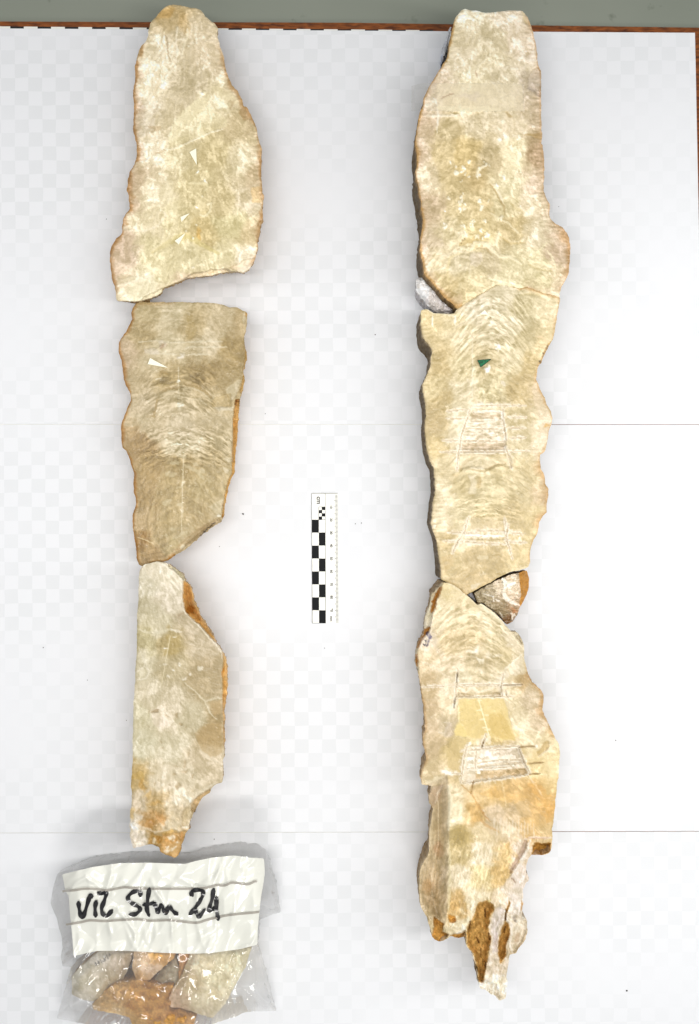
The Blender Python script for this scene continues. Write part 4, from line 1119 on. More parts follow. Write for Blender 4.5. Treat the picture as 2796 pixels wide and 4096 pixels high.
    F.region('W 400 440 470 420 500 500 480 560 400 560', (196, 180, 156), .55)
    F.region('W 230 520 400 520 420 600 330 700 240 690', (202, 182, 146), .5)
    F.region('W 210 950 280 950 300 910 420 910 430 980 240 1000', (222, 212, 182), .7, -1)
    F.region('W 1240 700 1320 600 1360 600 1340 680 1260 740', (186, 162, 108), .7, -1)
    F.stroke('W 1250 740 1330 690 1390 640', 6, (244, 234, 204), .7, .4)
    for q, rx, ry, rot in (('W 860 1070', 34, 22, 0), ('W 1210 1060', 14, 26, 0), ('W 1290 1190', 34, 30, 20), ('W 660 1300', 40, 26, -35), ('W 1360 1270', 16, 18, 0), ('W 700 1190', 22, 14, 20),
                           ('X 490 610', 18, 26, 0), ('X 860 230', 16, 14, 0), ('X 980 60', 16, 14, 0), ('X 330 120', 14, 26, 0)):
        F.blob(q, rx, ry, (214, 172, 98), .42, rot, soft=.9)
    for q in ('W 555 1410', 'W 610 1430', 'W 630 1500'):
        F.blob(q, 16, 14, (190, 168, 108), .5)
    F.stroke('W 720 1300 780 1360 900 1420', 9, (196, 154, 96), .5, -.4)
    for i in range(14):
        F.stroke('W %d %d %d %d' % (860 + i * 27, 1290 + (i * 37) % 70, 850 + i * 28, 1400 + (i * 53) % 90), 5, (236, 226, 206), .5, .3)
    m = sstep(3300, 3400, F.y)
    F.v += m * 1.1 * np.tanh(3 * fbm((F.x + .25 * F.y) / 8, (F.y - .25 * F.x) / 34, 73, 3)); F.h += m * .5 * np.tanh(2 * fbm((F.x + .25 * F.y) / 8, (F.y - .25 * F.x) / 34, 73, 3))
    F.region('W 560 1000 1150 930 1300 900 1430 1000 1400 1240 1380 1380 1200 1420 1000 1180 760 1200 640 1330 560 1400', (226, 190, 124), .38, 0, 30)
    F.stroke('W 1180 1000 1300 1080 1370 1200 1340 1330', 44, (222, 172, 92), .4, rag=.8)
    F.stroke('W 740 1080 860 1060 1000 1120 1150 1100', 40, (220, 180, 108), .4, rag=.8)
    # the long sawn side wall to the left of the arris
    kk, dd = F.region('W 430 905 445 1000 460 1150 445 1586 X 440 100 455 300 440 560 420 760 400 800 300 780 150 600 120 300 240 50 W 250 1500 240 1300 220 1000', (196, 180, 148), .75, 0, 3, 2, warp=False)
    wv_ = np.tanh(3 * fbm(F.x / 8, F.y / 60, 74, 3))
    F.h -= kk * 19 * sstep(0, 86, dd) ** .9
    F.col *= 1 + (kk * .06 * wv_)[:, None]
    F.blob('X 250 440', 26, 30, (196, 160, 110), .5); F.blob('X 350 110', 26, 36, (190, 150, 112), .4); F.blob('W 370 1250', 30, 60, (206, 192, 160), .5)
    F.stroke('W 440 1000 455 1150 440 1400', 12, (232, 228, 200), .6); F.stroke('X 440 20 452 250 445 560 440 660', 10, (226, 216, 176), .6)
    F.region('W 300 1010 400 990 330 1150 300 1200 260 1150 255 1090', (216, 196, 176), .6, -2)
    F.stroke('W 400 1000 340 1070 320 1160', 5, (240, 234, 216), .7, .4)
    # ragged foot: brown sediment hollows between white ribs
    for q, dp in (('X 310 705 340 740 400 780 390 850 450 880 400 935 350 945 310 925 285 890 300 800', 6), ('X 430 705 500 705 510 770 440 770', 3),
                  ('X 450 880 500 860 560 860 600 830 600 890 540 912 490 905', 8)):
        k2, _ = F.region(q, (186, 132, 52), .85, -dp, 4, 3)
    k2, d2 = F.region('X 690 620 720 580 790 560 850 600 860 650 820 740 800 820 835 920 810 1040 800 1130 780 1230 770 1310 740 1335 705 1300 690 1140 640 1030 590 960 600 860 610 800 650 720', (196, 152, 78), .92, 0, 6, 3)
    F.h -= 9 * sstep(0, 22, d2) * k2
    F.v += k2 * 3.0 * fbm(F.x / 9, F.y / 20, 75, 4); F.h += k2 * 1.6 * fbm(F.x / 12, F.y / 22, 175, 4)
    k3, d3 = F.region('X 990 545 1000 600 975 680 960 760 1000 800 1005 880 970 960 960 1080 910 1150 885 1060 895 880 950 740 955 650', (184, 136, 62), .92, 0, 5, 3)
    F.h -= 6 * sstep(0, 14, d3) * k3
    F.v += k3 * 1.2 * fbm(F.x / 9, F.y / 22, 76, 4)
    F.blob('X 925 1100', 12, 22, (206, 160, 82), .7)
    for q in ('X 775 640 770 720', 'X 800 860 810 930', 'X 730 1000 735 1060', 'X 960 650 955 760', 'X 640 760 620 860', 'X 770 1120 775 1180', 'X 965 790 940 860', 'X 690 900 720 960'):
        F.stroke(q, 5, (92, 58, 22), .75, -2.0)
    k4, d4 = F.region('X 1200 60 1230 40 1370 50 1370 120 1290 162 1195 155', (184, 134, 52), .88, 0, 4, 3)
    F.h -= 9 * sstep(0, 10, d4) * k4
    F.blob('X 1250 110', 14, 12, (124, 84, 30), .6); F.blob('X 1335 90', 10, 12, (206, 150, 62), .6)
    F.stroke('X 1140 20 1110 120 1060 200 1000 310', 16, (176, 150, 130), .65, -2.5)
    F.stroke('X 1180 20 1150 120 1090 250 1020 340', 12, (232, 226, 216), .7, .8)
    F.stroke('X 1130 15 1200 0 1380 5', 8, (236, 226, 212), .7, .5)
    F.stroke('W 1150 1480 1350 1475', 3, (200, 160, 130), .7)
    F.region('X 1000 320 1140 320 1120 470 1110 700 1000 700 990 540 900 480', (226, 218, 208), .5, .3)
    F.stroke('X 1010 360 1045 410', 4, (150, 120, 100), .7, -.8)
    F.region('X 860 640 900 610 950 650 940 740 890 860 850 1050 830 1060 840 930 810 820', (210, 202, 198), .6, -.6)
    F.stroke('X 870 860 870 1040', 14, (176, 160, 152), .5, -1)
    F.stroke('X 700 590 640 700 600 820', 8, (230, 220, 186), .6, .4)
    F.stroke('X 510 870 560 850 590 800', 12, (236, 232, 216), .7, .6)
    # little cup of thin white rims on the right
    k5, _ = F.region('X 990 730 1050 700 1155 750 1150 860 1080 1000 1020 1055 985 1010', (222, 214, 194), .5, -3)
    F.stroke('X 970 740 1010 780 1010 860 990 960 1020 1040', 9, (240, 234, 222), .8, 1.2)
    F.region('X 1020 720 1050 700 1060 780 1020 770', (156, 148, 136), .7, -2)
    F.region('X 1040 880 1090 860 1080 950 1030 960', (190, 160, 130), .5, -1)
    F.stroke('X 1110 780 1150 800 1140 860', 8, (226, 214, 190), .7, .6)
    F.stroke('X 1105 580 1100 660', 6, (186, 134, 66), .7, -1)
    F.blob('X 805 568', 9, 5, (238, 222, 150), .9, dh=.6)
    F.stroke('X 720 1330 760 1300 850 1270 940 1250', 8, (238, 234, 228), .6, .5)
    F.region('X 720 1340 800 1300 880 1340 900 1460 860 1430 760 1380', (232, 228, 218), .6, -3)
    F.h -= 8 * sstep(3600, 3990, F.y)
    F.h += sstep(3500, 3650, F.y) * 1.3 * fbm(F.x / 20, F.y / 30, 78, 4)


Ff = P('V 440 297 490 322 540 356 600 408 650 448 700 496 735 484 780 514 850 564 900 614 960 684 1010 740 1050 742 1090 780 1120 850 1125 930 1130 1010 1150 1080 1170 1140 1195 1190 1240 1230 1280 1270 1303 1320 1303 1370 1290 1440 1310 1500 '
       'W 1340 420 1370 490 1410 580 1440 620 1450 700 1448 760 1440 850 1435 930 1420 1020 1410 1130 1400 1240 1390 1340 1375 1400 1380 1470 '
       'X 1375 50 1370 120 1340 150 1290 162 1240 155 1195 155 1165 190 1145 260 1140 320 1168 360 1165 395 1145 400 1130 440 1115 470 1115 570 1110 650 1105 730 1130 735 1155 750 1150 800 1155 860 1130 930 1080 1000 1050 1050 1020 1055 995 1060 985 1120 975 1200 965 1270 972 1330 965 1400 958 1465 900 1478 875 1450 860 1430 820 1420 780 1380 730 1370 712 1330 715 1290 705 1240 705 1180 680 1140 660 1090 655 1040 610 1000 592 960 610 910 600 890 540 912 500 905 460 890 400 935 350 945 310 925 290 890 280 840 260 780 240 710 200 660 185 600 175 500 175 400 180 300 210 230 250 170 265 100 265 30 '
       'W 270 1400 290 1280 300 1210 260 1150 260 1090 285 1050 280 1000 230 1000 195 990 190 940 195 870 220 810 240 760 225 690 210 630 205 570 225 510 230 430 215 360 220 300 200 220 190 130 178 30 '
       'V 150 1060 135 1010 145 940 150 900 170 850 200 790 225 740 218 690 230 620 245 560 270 500 285 450 290 400 330 360 370 310 400 302')


stone("stalagmite_slab", "lowest and largest slab in the right row, its ragged foot hollowed by brown sediment", "stone slab", Ff, 47, paintF, 83, FP, tone=.90,
      wallcol=(150, 126, 92), inset=6, group="sawn stalagmite slabs laid in two rows", wall=wallF)


# ------------------------------------------------------------------ glassy wedge, foam pads
def paintG(F, d):
    F.base([(1900, 2370, (168, 158, 128)), (1960, 2370, (178, 168, 142)), (1930, 2430, (160, 150, 118)), (2010, 2330, (200, 190, 172)), (2040, 2290, (206, 194, 176)), (2050, 2380, (196, 182, 160)),
            (2000, 2440, (164, 148, 116)), (2060, 2430, (172, 146, 114)), (2040, 2480, (150, 112, 74))])
    F.tex(.8, vert=-.5)
    F.region('V 1072 150 1180 130 1190 300 1150 420 1090 530 1080 490 1095 400 1080 280', (170, 118, 44), .92, 0, 3, 1, warp=False)
    for q, wd in (('V 910 235 940 270 960 320 940 350', 20), ('V 960 330 940 380 950 430 1000 470 1080 500', 16), ('V 970 330 1050 300', 6), ('V 1000 570 1030 580 1010 640', 8), ('V 900 560 930 610', 6),
                  ('V 860 440 900 470', 6), ('V 1010 240 1050 260', 6), ('V 840 420 850 470', 6), ('V 750 400 850 420', 4)):
        F.stroke(q, wd, (240, 238, 232), .7, 1.0)  # white glints of the fracture painted as pale raised strokes
    F.blob('V 1040 560', 12, 12, (186, 120, 70), .6)
    F.h += 1.6 * np.tanh(2 * fbm(F.x / 26, F.y / 10, 85, 4)) + .9 * fbm(F.x / 8, F.y / 8, 86, 3)
    F.h -= sstep(2080, 2115, F.x) * 9


Gg = P('V 668 392 750 340 830 300 900 265 1000 225 1080 206 1150 184 1170 250 1168 340 1145 410 1110 480 1080 530 1060 590 1020 650 968 676 908 605 855 556 785 505 740 474 708 484')
stone("calcite_wedge", "glassy grey broken calcite wedge with a brown crust, wedged between the two lower right slabs", "stone fragment", Gg, 33, paintG, 95,
      {0: ('fractured_face', M_GLASSY), 1: ('stained_crust', M_CRUST)}, inset=3, amp=1.5, wallcol=(150, 110, 60), tone=1.2)


def paintH(F, d):
    F.base([(1700, 1150, (232, 230, 234)), (1740, 1200, (222, 218, 220)), (1790, 1230, (206, 200, 198)), (1670, 1180, (240, 240, 242))])
    F.tex(.5)
    F.h += 1.6 * fbm(F.x / 12, F.y / 12, 98, 4) - 4 * (1 - sstep(0, 18, d))
    rng = np.random.RandomState(3)
    for i in range(18):
        F.blob('p %.1f %.1f' % (rng.uniform(1680, 1790), rng.uniform(1130, 1230)), 3, 3, (250, 250, 252), .9, dh=.6)


FOAM = stone_material("wrinkled_foam_film", rough=.3, spec=.6, grain=.06, bump=1.0)
Hh = P('S 150 1165 190 1158 225 1148 262 1192 320 1252 380 1320 445 1385 505 1444 470 1480 400 1480 320 1468 265 1430 225 1375 180 1320 145 1260 145 1200')
stone("foam_pad", "grey crumpled foam wad poking out between the two upper right slabs", "foam packing", Hh, 32, paintH, 101, {0: ('wrinkled_film', FOAM)}, inset=2, amp=2.5,
      wallcol=(170, 166, 168), wall_part='pad_side', wallmat=FOAM, tone=1.15)


def paintI(F, d):
    F.base([(1790, 150, (206, 212, 222)), (1780, 220, (196, 204, 216))]); F.tex(.3)


Ii = P('R 476 200 452 300 430 400 415 470 392 540 384 470 395 400 425 330 445 260')
stone("foam_pad", "thin bluish foam sliver showing along the upper left side of the taped slab", "foam packing", Ii, 24, paintI, 103, {0: ('wrinkled_film', FOAM)}, inset=1, amp=1.,
      wallcol=(170, 176, 190), wall_part='pad_side', wallmat=FOAM)
Jj = P('V 612 412 640 390 655 384 676 430 694 478 672 452 650 432')
stone("foam_pad", "tiny white foam scrap in the gap left of the glassy wedge", "foam packing", Jj, 26, lambda F, d: (F.base([(1885, 2390, (214, 218, 228))]), F.tex(.4)), 105, {0: ('wrinkled_film', FOAM)},
      inset=.5, amp=.6, wallcol=(190, 192, 200), wall_part='pad_side', wallmat=FOAM)


# =================================================================== MARKERS, TAPE
def flat_on(name, label, cat, txt, z, m, th=.0003, group=None):
    p = P(txt)
    x, y = unproj(p[:, 0], p[:, 1], z)
    v, f = prism(np.stack([x, y], 1), z, z + th)
    return tag(mesh(name, v, f, m, None, False, None, (float(x.mean()), float(y.mean()), z)), label, cat, group)


ARW = simple("cream_paper", (252, 249, 226), .6, .3, .01)
G_ = "paper arrows stuck on the stones"
flat_on("paper_arrow", "large narrow white paper arrow pointing down on the topmost left slab", "paper arrow", 'a 812 1380 872 1347 878 1498', .0346, ARW, group=G_)
flat_on("paper_arrow", "smallest white paper arrow on the topmost left slab, pointing to the upper right", "paper arrow", 'b 730 608 812 575 740 652', .0346, ARW, group=G_)
flat_on("paper_arrow", "lower white paper arrow on the topmost left slab, nearest its broken bottom edge", "paper arrow", 'b 678 825 775 752 714 858', .0346, ARW, group=G_)
flat_on("paper_arrow", "long white paper arrow on the middle left slab, pointing right", "paper arrow", 'c 455 640 433 695 618 728', .0306, ARW, group=G_)
flat_on("paper_arrow", "small white paper triangle above the green arrow on the ladder-cut slab", "paper arrow", 'T 718 357 768 318 803 362', .0438, ARW, group=G_)
GRN = simple("green_paper", (0, 104, 62), .5, .4, .05, 900)
p = P('t 385 545 1125 470 560 915')
zz = .0438
x, y = unproj(p[:, 0], p[:, 1], zz)
ga = empty("paper_arrow", (float(x.mean()), float(y.mean()), zz), "dark green paper arrow with black inked writing", "paper arrow", G_)
INK = simple("black_ink", (14, 16, 14), .45, .4, .05)
GINK = simple("dark_green_ink", (6, 46, 24), .45, .4, .05)
v, f = prism(np.stack([x, y], 1), zz, zz + .0003); mesh("green_card", v, f, GRN, ga)


def ribbon(pts, widths, z, th=.00008):
    """flat brush stroke through world points (n,2) with per-point width; z scalar or per point"""
    n = len(pts)
    t = np.gradient(pts, axis=0); t /= (np.linalg.norm(t, axis=1)[:, None] + 1e-12)
    nr = np.stack([-t[:, 1], t[:, 0]], 1)
    z = np.broadcast_to(np.asarray(z, float), (n,))
    L, R = pts + nr * widths[:, None] / 2, pts - nr * widths[:, None] / 2
    V = [(*L[i], z[i]) for i in range(n)] + [(*R[i], z[i]) for i in range(n)]
    V += [(x_, y_, q + th) for (x_, y_, q) in V]
    Fs = []
    for i in range(n - 1):
        a, b, c, d_ = i, i + 1, n + i + 1, n + i
        Fs += [(a, b, c, d_), (d_ + 2 * n, c + 2 * n, b + 2 * n, a + 2 * n), (b, a, a + 2 * n, b + 2 * n), (d_, c, c + 2 * n, d_ + 2 * n)]
    Fs += [(0, n, 3 * n, 2 * n), (2 * n - 1, n - 1, 3 * n - 1, 4 * n - 1)]
    return V, Fs


def smooth_line(p, k=6):
    """catmull-rom"""
    if len(p) < 3:
        return np.array([p[0] + (p[-1] - p[0]) * t for t in np.linspace(0, 1, k)])
    q = np.vstack([2 * p[0] - p[1], p, 2 * p[-1] - p[-2]])
    out = []
    for i in range(1, len(q) - 2):
        for t in np.linspace(0, 1, k, endpoint=False):
            a, b, c, d_ = q[i - 1], q[i], q[i + 1], q[i + 2]
            out.append(.5 * ((2 * b) + (c - a) * t + (2 * a - 5 * b + 4 * c - d_) * t * t + (3 * b - a - 3 * c + d_) * t ** 3))
    out.append(p[-1])
    return np.array(out)


def join(parts_):
    V, Fs = [], []
    for v, f in parts_:
        o = len(V); V += list(v); Fs += [tuple(i + o for i in q) for q in f]
    return V, Fs


def strokes(lst, wid, z, zf=None):
    out = []
    for q in lst:
        p = smooth_line(P(q))
        zz_ = zf(p[:, 0], p[:, 1]) if zf else np.full(len(p), z)
        x_, y_ = unproj(p[:, 0], p[:, 1], zz_)
        n = len(p)
        wd = np.full(n, wid) * (.8 + .3 * np.abs(np.sin(np.arange(n) * .35)))
        wd[0] *= .7; wd[-1] *= .6
        out.append(ribbon(np.stack([x_, y_], 1), wd / 1000., zz_))
    return join(out)


v, f = strokes(['t 510 610 545 600 540 650 520 690 575 690', 't 595 690 640 620 680 590', 't 610 620 655 640 690 665', 't 775 575 805 570 800 650'], .42, zz + .0003)
mesh("inked_writing", v, f, GINK, ga)
v, f = strokes(['t 390 548 700 520 1030 500 1115 480', 't 395 545 480 700 555 900', 't 560 905 840 700 1110 482'], .42, zz + .00031)
mesh("ink_border", v, f, GINK, ga)

# clear tape across the top right slab, its free end sticking out past the stone
TAPE, nt, b = mat("clear_tape")
nt.nodes.remove(b)
out = nt.nodes["Material Output"]
tr = add(nt, 'ShaderNodeBsdfTransparent'); gl = add(nt, 'ShaderNodeBsdfGlossy', Roughness=.22); df = add(nt, 'ShaderNodeBsdfDiffuse')
df.inputs[0].default_value = (.93, .91, .86, 1); tr.inputs[0].default_value = (.99, .99, .98, 1)
dt = add(nt, 'ShaderNodeBsdfTranslucent'); dt.inputs[0].default_value = (.97, .96, .93, 1)
da = add(nt, 'ShaderNodeMixShader'); da.inputs[0].default_value = .5
nt.links.new(df.outputs[0], da.inputs[1]); nt.links.new(dt.outputs[0], da.inputs[2])
m1 = add(nt, 'ShaderNodeMixShader'); m1.inputs[0].default_value = .14
m2 = add(nt, 'ShaderNodeMixShader'); m2.inputs[0].default_value = .05
nt.links.new(tr.outputs[0], m1.inputs[1]); nt.links.new(da.outputs[0], m1.inputs[2])
nt.links.new(m1.outputs[0], m2.inputs[1]); nt.links.new(gl.outputs[0], m2.inputs[2]); nt.links.new(m2.outputs[0], out.inputs[0])
tn = add(nt, 'ShaderNodeTexNoise', Scale=60.0, Detail=3.0, Distortion=.6); tcn = add(nt, 'ShaderNodeTexCoord')
nt.links.new(tcn.outputs['Object'], tn.inputs['Vector'])
bp = add(nt, 'ShaderNodeBump', Strength=.5, Distance=.003); nt.links.new(tn.outputs[0], bp.inputs['Height'])
for n in (gl, df): nt.links.new(bp.outputs[0], n.inputs['Normal'])
NX, NY = 60, 14
V, Fs = [], []
te = P('R 104 778 200 752 400 752 700 752 1000 755 1120 760'); be = P('R 102 1008 200 1003 400 1010 700 1012 1000 1010 1130 1008')
for j in range(NY + 1):
    for i in range(NX + 1):
        s = i / NX * (len(te) - 1); k = min(int(s), len(te) - 2); fr = s - k
        a = te[k] * (1 - fr) + te[k + 1] * fr; c = be[k] * (1 - fr) + be[k + 1] * fr
        q = a * (1 - j / NY) + c * (j / NY)
        edge = 1600 + 270 * .44
        zt = .0449 + .0003 * float(fbm(np.array(q[0] / 40), np.array(q[1] / 40), 4, 2))
        over = max(0, (1712 - q[0] + (j - NY / 2) * .8) / 66.)
        zt -= .010 * over ** 1.3
        x_, y_ = unproj(q[0], q[1], zt)
        V.append((float(x_), float(y_), zt))
for j in range(NY):
    for i in range(NX):
        a = j * (NX + 1) + i
        Fs.append((a, a + NX + 1, a + NX + 2, a + 1))
tag(mesh("clear_tape", V, Fs, TAPE, None, True, None, (V[0][0], V[0][1], .044)), "clear sticky tape strip across the top right slab, its end sticking out", "tape")


# =================================================================== SCALE RULER
def sp(u, v_, z):   # ruler tracing sheet
    p_ = P('s %f %f' % (u, v_))[0]
    x_, y_ = unproj(p_[0], p_[1], z)
    return float(x_), float(y_)


RZ = .0008
rc = sp(400, 1170, 0)
rul = empty("scale_ruler", (rc[0], rc[1], .0001), "black and white centimetre scale ruler lying between the two rows of stones", "ruler")
RUL = simple("ruler_card", (250, 249, 240), .4, .4, .008)
v, f = prism([sp(186, 133, RZ), sp(604, 133, RZ), sp(617, 2216, RZ), sp(196, 2216, RZ)], .0001, RZ); mesh("ruler_card", v, f, RUL, rul)
RBL = simple("ruler_black", (26, 27, 29), .6, .12, .06, 2500)
lx = lambda v_: 190 + 7 * (v_ - 132) / 2080.   # left edge drifts slightly along the ruler
mx_ = lambda v_: 300 + 6 * (v_ - 132) / 2080.
rx_ = lambda v_: 401 + 7 * (v_ - 132) / 2080.
v0 = 556.; st = 207.3
for i in range(8):
    a, c = v0 + i * st, v0 + (i + 1) * st
    if i % 2 == 0: q = (lx, mx_)
    else: q = (mx_, rx_)
    v, f = prism([sp(q[0](a), a, RZ), sp(q[1](a), a, RZ), sp(q[1](c), c, RZ), sp(q[0](c), c, RZ)], RZ, RZ + .00006)
    mesh("black_block", v, f, RBL, rul)
for i in range(4):
    a, c = 350 + i * 51.5, 350 + (i + 1) * 51.5
    u0, u1 = (353, 402) if i % 2 == 0 else (303, 352)
    v, f = prism([sp(u0, a, RZ), sp(u1, a, RZ), sp(u1, c, RZ), sp(u0, c, RZ)], RZ, RZ + .00006)
    mesh("small_black_block", v, f, RBL, rul)
ln = []


def line_(u0, v0_, u1, v1_, wd):
    p0, p1 = np.array(sp(u0, v0_, RZ)), np.array(sp(u1, v1_, RZ))
    return ribbon(np.array([p0, p1]), np.array([wd, wd]) * 1.35, RZ + .00001, .00004)


for (u0, a, u1, c) in ((188, 133, 197, 2212), (403, 133, 411, 2212), (188, 134, 604, 134), (300, 350, 400, 350), (301, 350, 301, 556), (301, 556, 401, 556), (196, 2213, 411, 2213), (352, 350, 352, 556), (305, 764, 404, 764), (305, 1383, 404, 1383)):
    ln.append(line_(u0, a, u1, c, .00022))
v, f = join(ln); mesh("printed_lines", v, f, RBL, rul)
for i in range(1, 100):
    vv = 142 + i * 20.75
    if vv > 2205: break
    u1 = 600 + 14 * (vv - 132) / 2080.
    u0 = u1 - (36 if i % 5 else 52)
    v, f = line_(u0, vv, u1, vv, .00026)
    mesh("tick_mark", v, f, RBL, rul)


def txt(s, u, v_, size, name, bold=.0):
    cu = bpy.data.curves.new(name, 'FONT')
    cu.body = s; cu.size = size; cu.align_x = 'CENTER'; cu.align_y = 'CENTER'; cu.extrude = .00003; cu.offset = bold
    o = bpy.data.objects.new(name, cu); COL.objects.link(o)
    x_, y_ = sp(u, v_, RZ)
    o.rotation_euler = (0, 0, -math.pi / 2); o.location = (x_, y_, RZ + .00005)
    bpy.context.view_layer.update()
    me = bpy.data.meshes.new_from_object(o.evaluated_get(bpy.context.evaluated_depsgraph_get()))
    me.transform(o.matrix_world)
    bpy.data.objects.remove(o)
    me.materials.clear(); me.materials.append(RBL)
    o = bpy.data.objects.new(name, me); COL.objects.link(o)
    from mathutils import Matrix
    me.transform(Matrix.Translation((-rul.location.x, -rul.location.y, -rul.location.z)))
    o.parent = rul
    return o


txt("cm", 301, 246, .0050, "printed_letters", .00012)
for i, s_ in enumerate(("10", "20", "30", "40", "50", "60", "70", "80", "90")):
    txt(s_, 497 + i * .8, 352 + i * 206.6, .0026, "printed_number", .00008)
txt("mm", 500, 2142, .0026, "printed_letters", .00008)


# =================================================================== BAG WITH FRAGMENTS
def rock(name, label, txt_, top, base, seed, wallcol, mt=M_FACE, relief=2.5, extra=None, dome=5):
    def pt(F, d):
        F.base(base); F.tex(.9, vert=.2)
        F.h += relief * fbm(F.x / 30, F.y / 30, seed + 3, 4) - dome * (1 - sstep(0, 45, d)) ** 2
        if extra: extra(F, d)
    pg = P(txt_); pg = pg.mean(0) + (pg - pg.mean(0)) * 1.06
    return stone(name, label, "stone fragment", pg, top, pt, seed, {0: ('broken_face', mt)}, inset=2, amp=2.5, cell=5.0, wallcol=wallcol, wall_part='stone_side', rings=4,
                 group="stone fragments inside the plastic bag")


def ex1(F, d):
    for q in ('g 316 768 322 745 330 766 336 740', 'g 342 740 346 758', 'g 352 728 360 748', 'g 366 738 376 730', 'g 384 710 376 722 386 726 378 738', 'g 392 700 398 722', 'g 402 712 410 690 416 700'):
        F.stroke(q, 2.2, (96, 92, 88), .8, raw=True, taper=False)


rock("stone_fragment", "grey-cream fragment with faint pencil writing, leftmost inside the plastic bag", 'g 182 830 250 765 335 690 430 660 560 665 530 760 490 850 410 900 345 985 250 975 182 940', 24,
     [(300, 3900, (206, 204, 186)), (400, 3840, (212, 206, 190)), (480, 3850, (200, 184, 160)), (330, 3990, (196, 190, 168)), (450, 3900, (196, 182, 150))], 201, (160, 130, 90), relief=1.0, extra=ex1)
rock("stone_fragment", "orange-brown fragment in the bag just under the white label, with glints", 'g 575 660 720 655 815 665 815 715 735 785 660 850 590 855 560 790', 30,
     [(560, 3840, (222, 196, 164)), (640, 3830, (220, 172, 100)), (600, 3890, (224, 204, 186)), (580, 3920, (206, 164, 100))], 203, (170, 110, 40))
rock("stone_fragment", "small grey fragment in the middle of the bag between brown ones", 'g 742 792 822 722 846 780 836 880 730 885 690 858', 23,
     [(680, 3880, (176, 170, 148)), (640, 3920, (150, 138, 108))], 205, (130, 110, 70))
rock("stone_fragment", "narrow brown fragment behind the big cream one in the bag", 'g 848 665 935 665 925 715 885 785 868 845 846 870 852 780', 22,
     [(740, 3840, (200, 146, 80)), (710, 3900, (194, 150, 90))], 207, (140, 90, 30))
rock("stone_fragment", "dark golden brown fragment lying along the bottom of the bag", 'g 315 1015 400 925 480 872 560 865 640 868 700 892 805 895 786 970 795 1035 868 1042 905 1060 940 1090 920 1160 570 1170 545 1090 450 1065 330 1045', 27,
     [(400, 4020, (204, 172, 116)), (480, 3960, (206, 168, 108)), (560, 4000, (208, 160, 80)), (640, 3960, (204, 154, 72)), (600, 4060, (202, 156, 84)), (680, 4060, (202, 154, 88)), (450, 4060, (214, 188, 140)),
      (560, 4090, (206, 168, 96))], 209, (140, 90, 30), M_CRUST, 3.5)
rock("stone_fragment", "large cream wedge-shaped fragment filling the right half of the bag", 'g 945 665 1100 665 1290 668 1258 780 1186 900 1136 1000 1060 1088 945 1050 880 1030 808 1020 800 965 826 900 876 832 892 788', 28,
     [(800, 3850, (222, 212, 180)), (900, 3850, (226, 220, 188)), (960, 3850, (220, 214, 176)), (760, 3920, (208, 190, 148)), (860, 3920, (216, 210, 172)), (930, 3920, (222, 214, 176)), (720, 4000, (214, 188, 158)),
      (800, 4000, (226, 218, 190)), (870, 4000, (220, 210, 178)), (800, 4050, (218, 206, 176))], 211, (200, 180, 140), M_FACE, 2.6)

BAGP = P('g 78 182 120 165 300 140 470 115 650 112 890 120 960 100 1060 80 1200 62 1280 75 1395 82 1425 100 1440 140 1470 260 1497 425 1425 450 1362 472 1352 600 1342 640 1370 720 1402 800 1440 950 1468 1050 1270 1060 1200 1092 1100 1122 1000 1160 900 1200 400 1200 260 1136 75 1100 130 900 165 770 110 772 100 700 112 650 105 580 60 430 33 370 50 280')
LABP = P('g 105 187 300 140 470 115 650 112 890 120 960 100 1060 80 1200 66 1300 80 1390 85 1395 180 1385 250 1370 330 1360 430 1350 530 1347 632 1240 660 1050 686 900 690 700 682 500 670 330 672 180 705 175 600 160 450 150 320 130 295 115 210')
CREASES = [('g 150 300 200 240 260 208 330 250 400 300', 1.1), ('g 495 210 430 290 420 330', 1.0), ('g 850 210 930 250 965 310 960 470 990 600 1010 650', 1.2), ('g 675 220 700 290 760 380 800 480 820 670', 1.6),
           ('g 675 220 640 300 650 420', .8), ('g 440 380 520 480 570 560 585 690', 1.4), ('g 500 480 540 600 590 700', 1.0), ('g 635 540 600 650 580 700', 1.1), ('g 635 540 650 640', .8), ('g 1120 100 1090 200 1070 260', 1.2),
           ('g 1075 250 1085 420 1080 600', 1.0), ('g 1220 300 1200 420 1160 600', .8), ('g 165 480 180 700 165 900 190 1100', 1.2), ('g 1250 1000 1180 1000 1130 1080', 1.0), ('g 1345 640 1250 780 1150 950', 1.6),
           ('g 1355 560 1300 640 1220 660', 1.2), ('g 1400 200 1430 330 1480 420', 1.2), ('g 60 300 100 340 150 340', .9), ('g 390 850 420 930 460 1000', 1.1), ('g 480 870 470 980 420 1020', .8), ('g 920 890 960 1000 930 950', 1.0),
           ('g 1120 790 1180 840 1240 780', 1.1), ('g 1020 850 1040 920', .9), ('g 620 700 640 790 700 830 680 880 740 930', 1.8), ('g 540 700 560 760', .8), ('g 340 690 370 820 390 900', .9), ('g 330 500 330 660', .6),
           ('g 180 960 300 1040 460 1060 620 1100', 1.4), ('g 250 1060 420 1090 600 1120', 1.0), ('g 1240 880 1330 980 1420 1040', 1.3), ('g 1330 700 1340 860 1400 1000', 1.2), ('g 100 1090 150 950 170 800', 1.2),
           ('g 700 470 700 600', .9), ('g 820 480 800 600', .9), ('g 400 480 420 580', 1.1), ('g 1210 60 1150 150 1160 260', 1.0), ('g 1260 130 1260 200', .6)]
_cr = [(P(q), a) for q, a in CREASES]


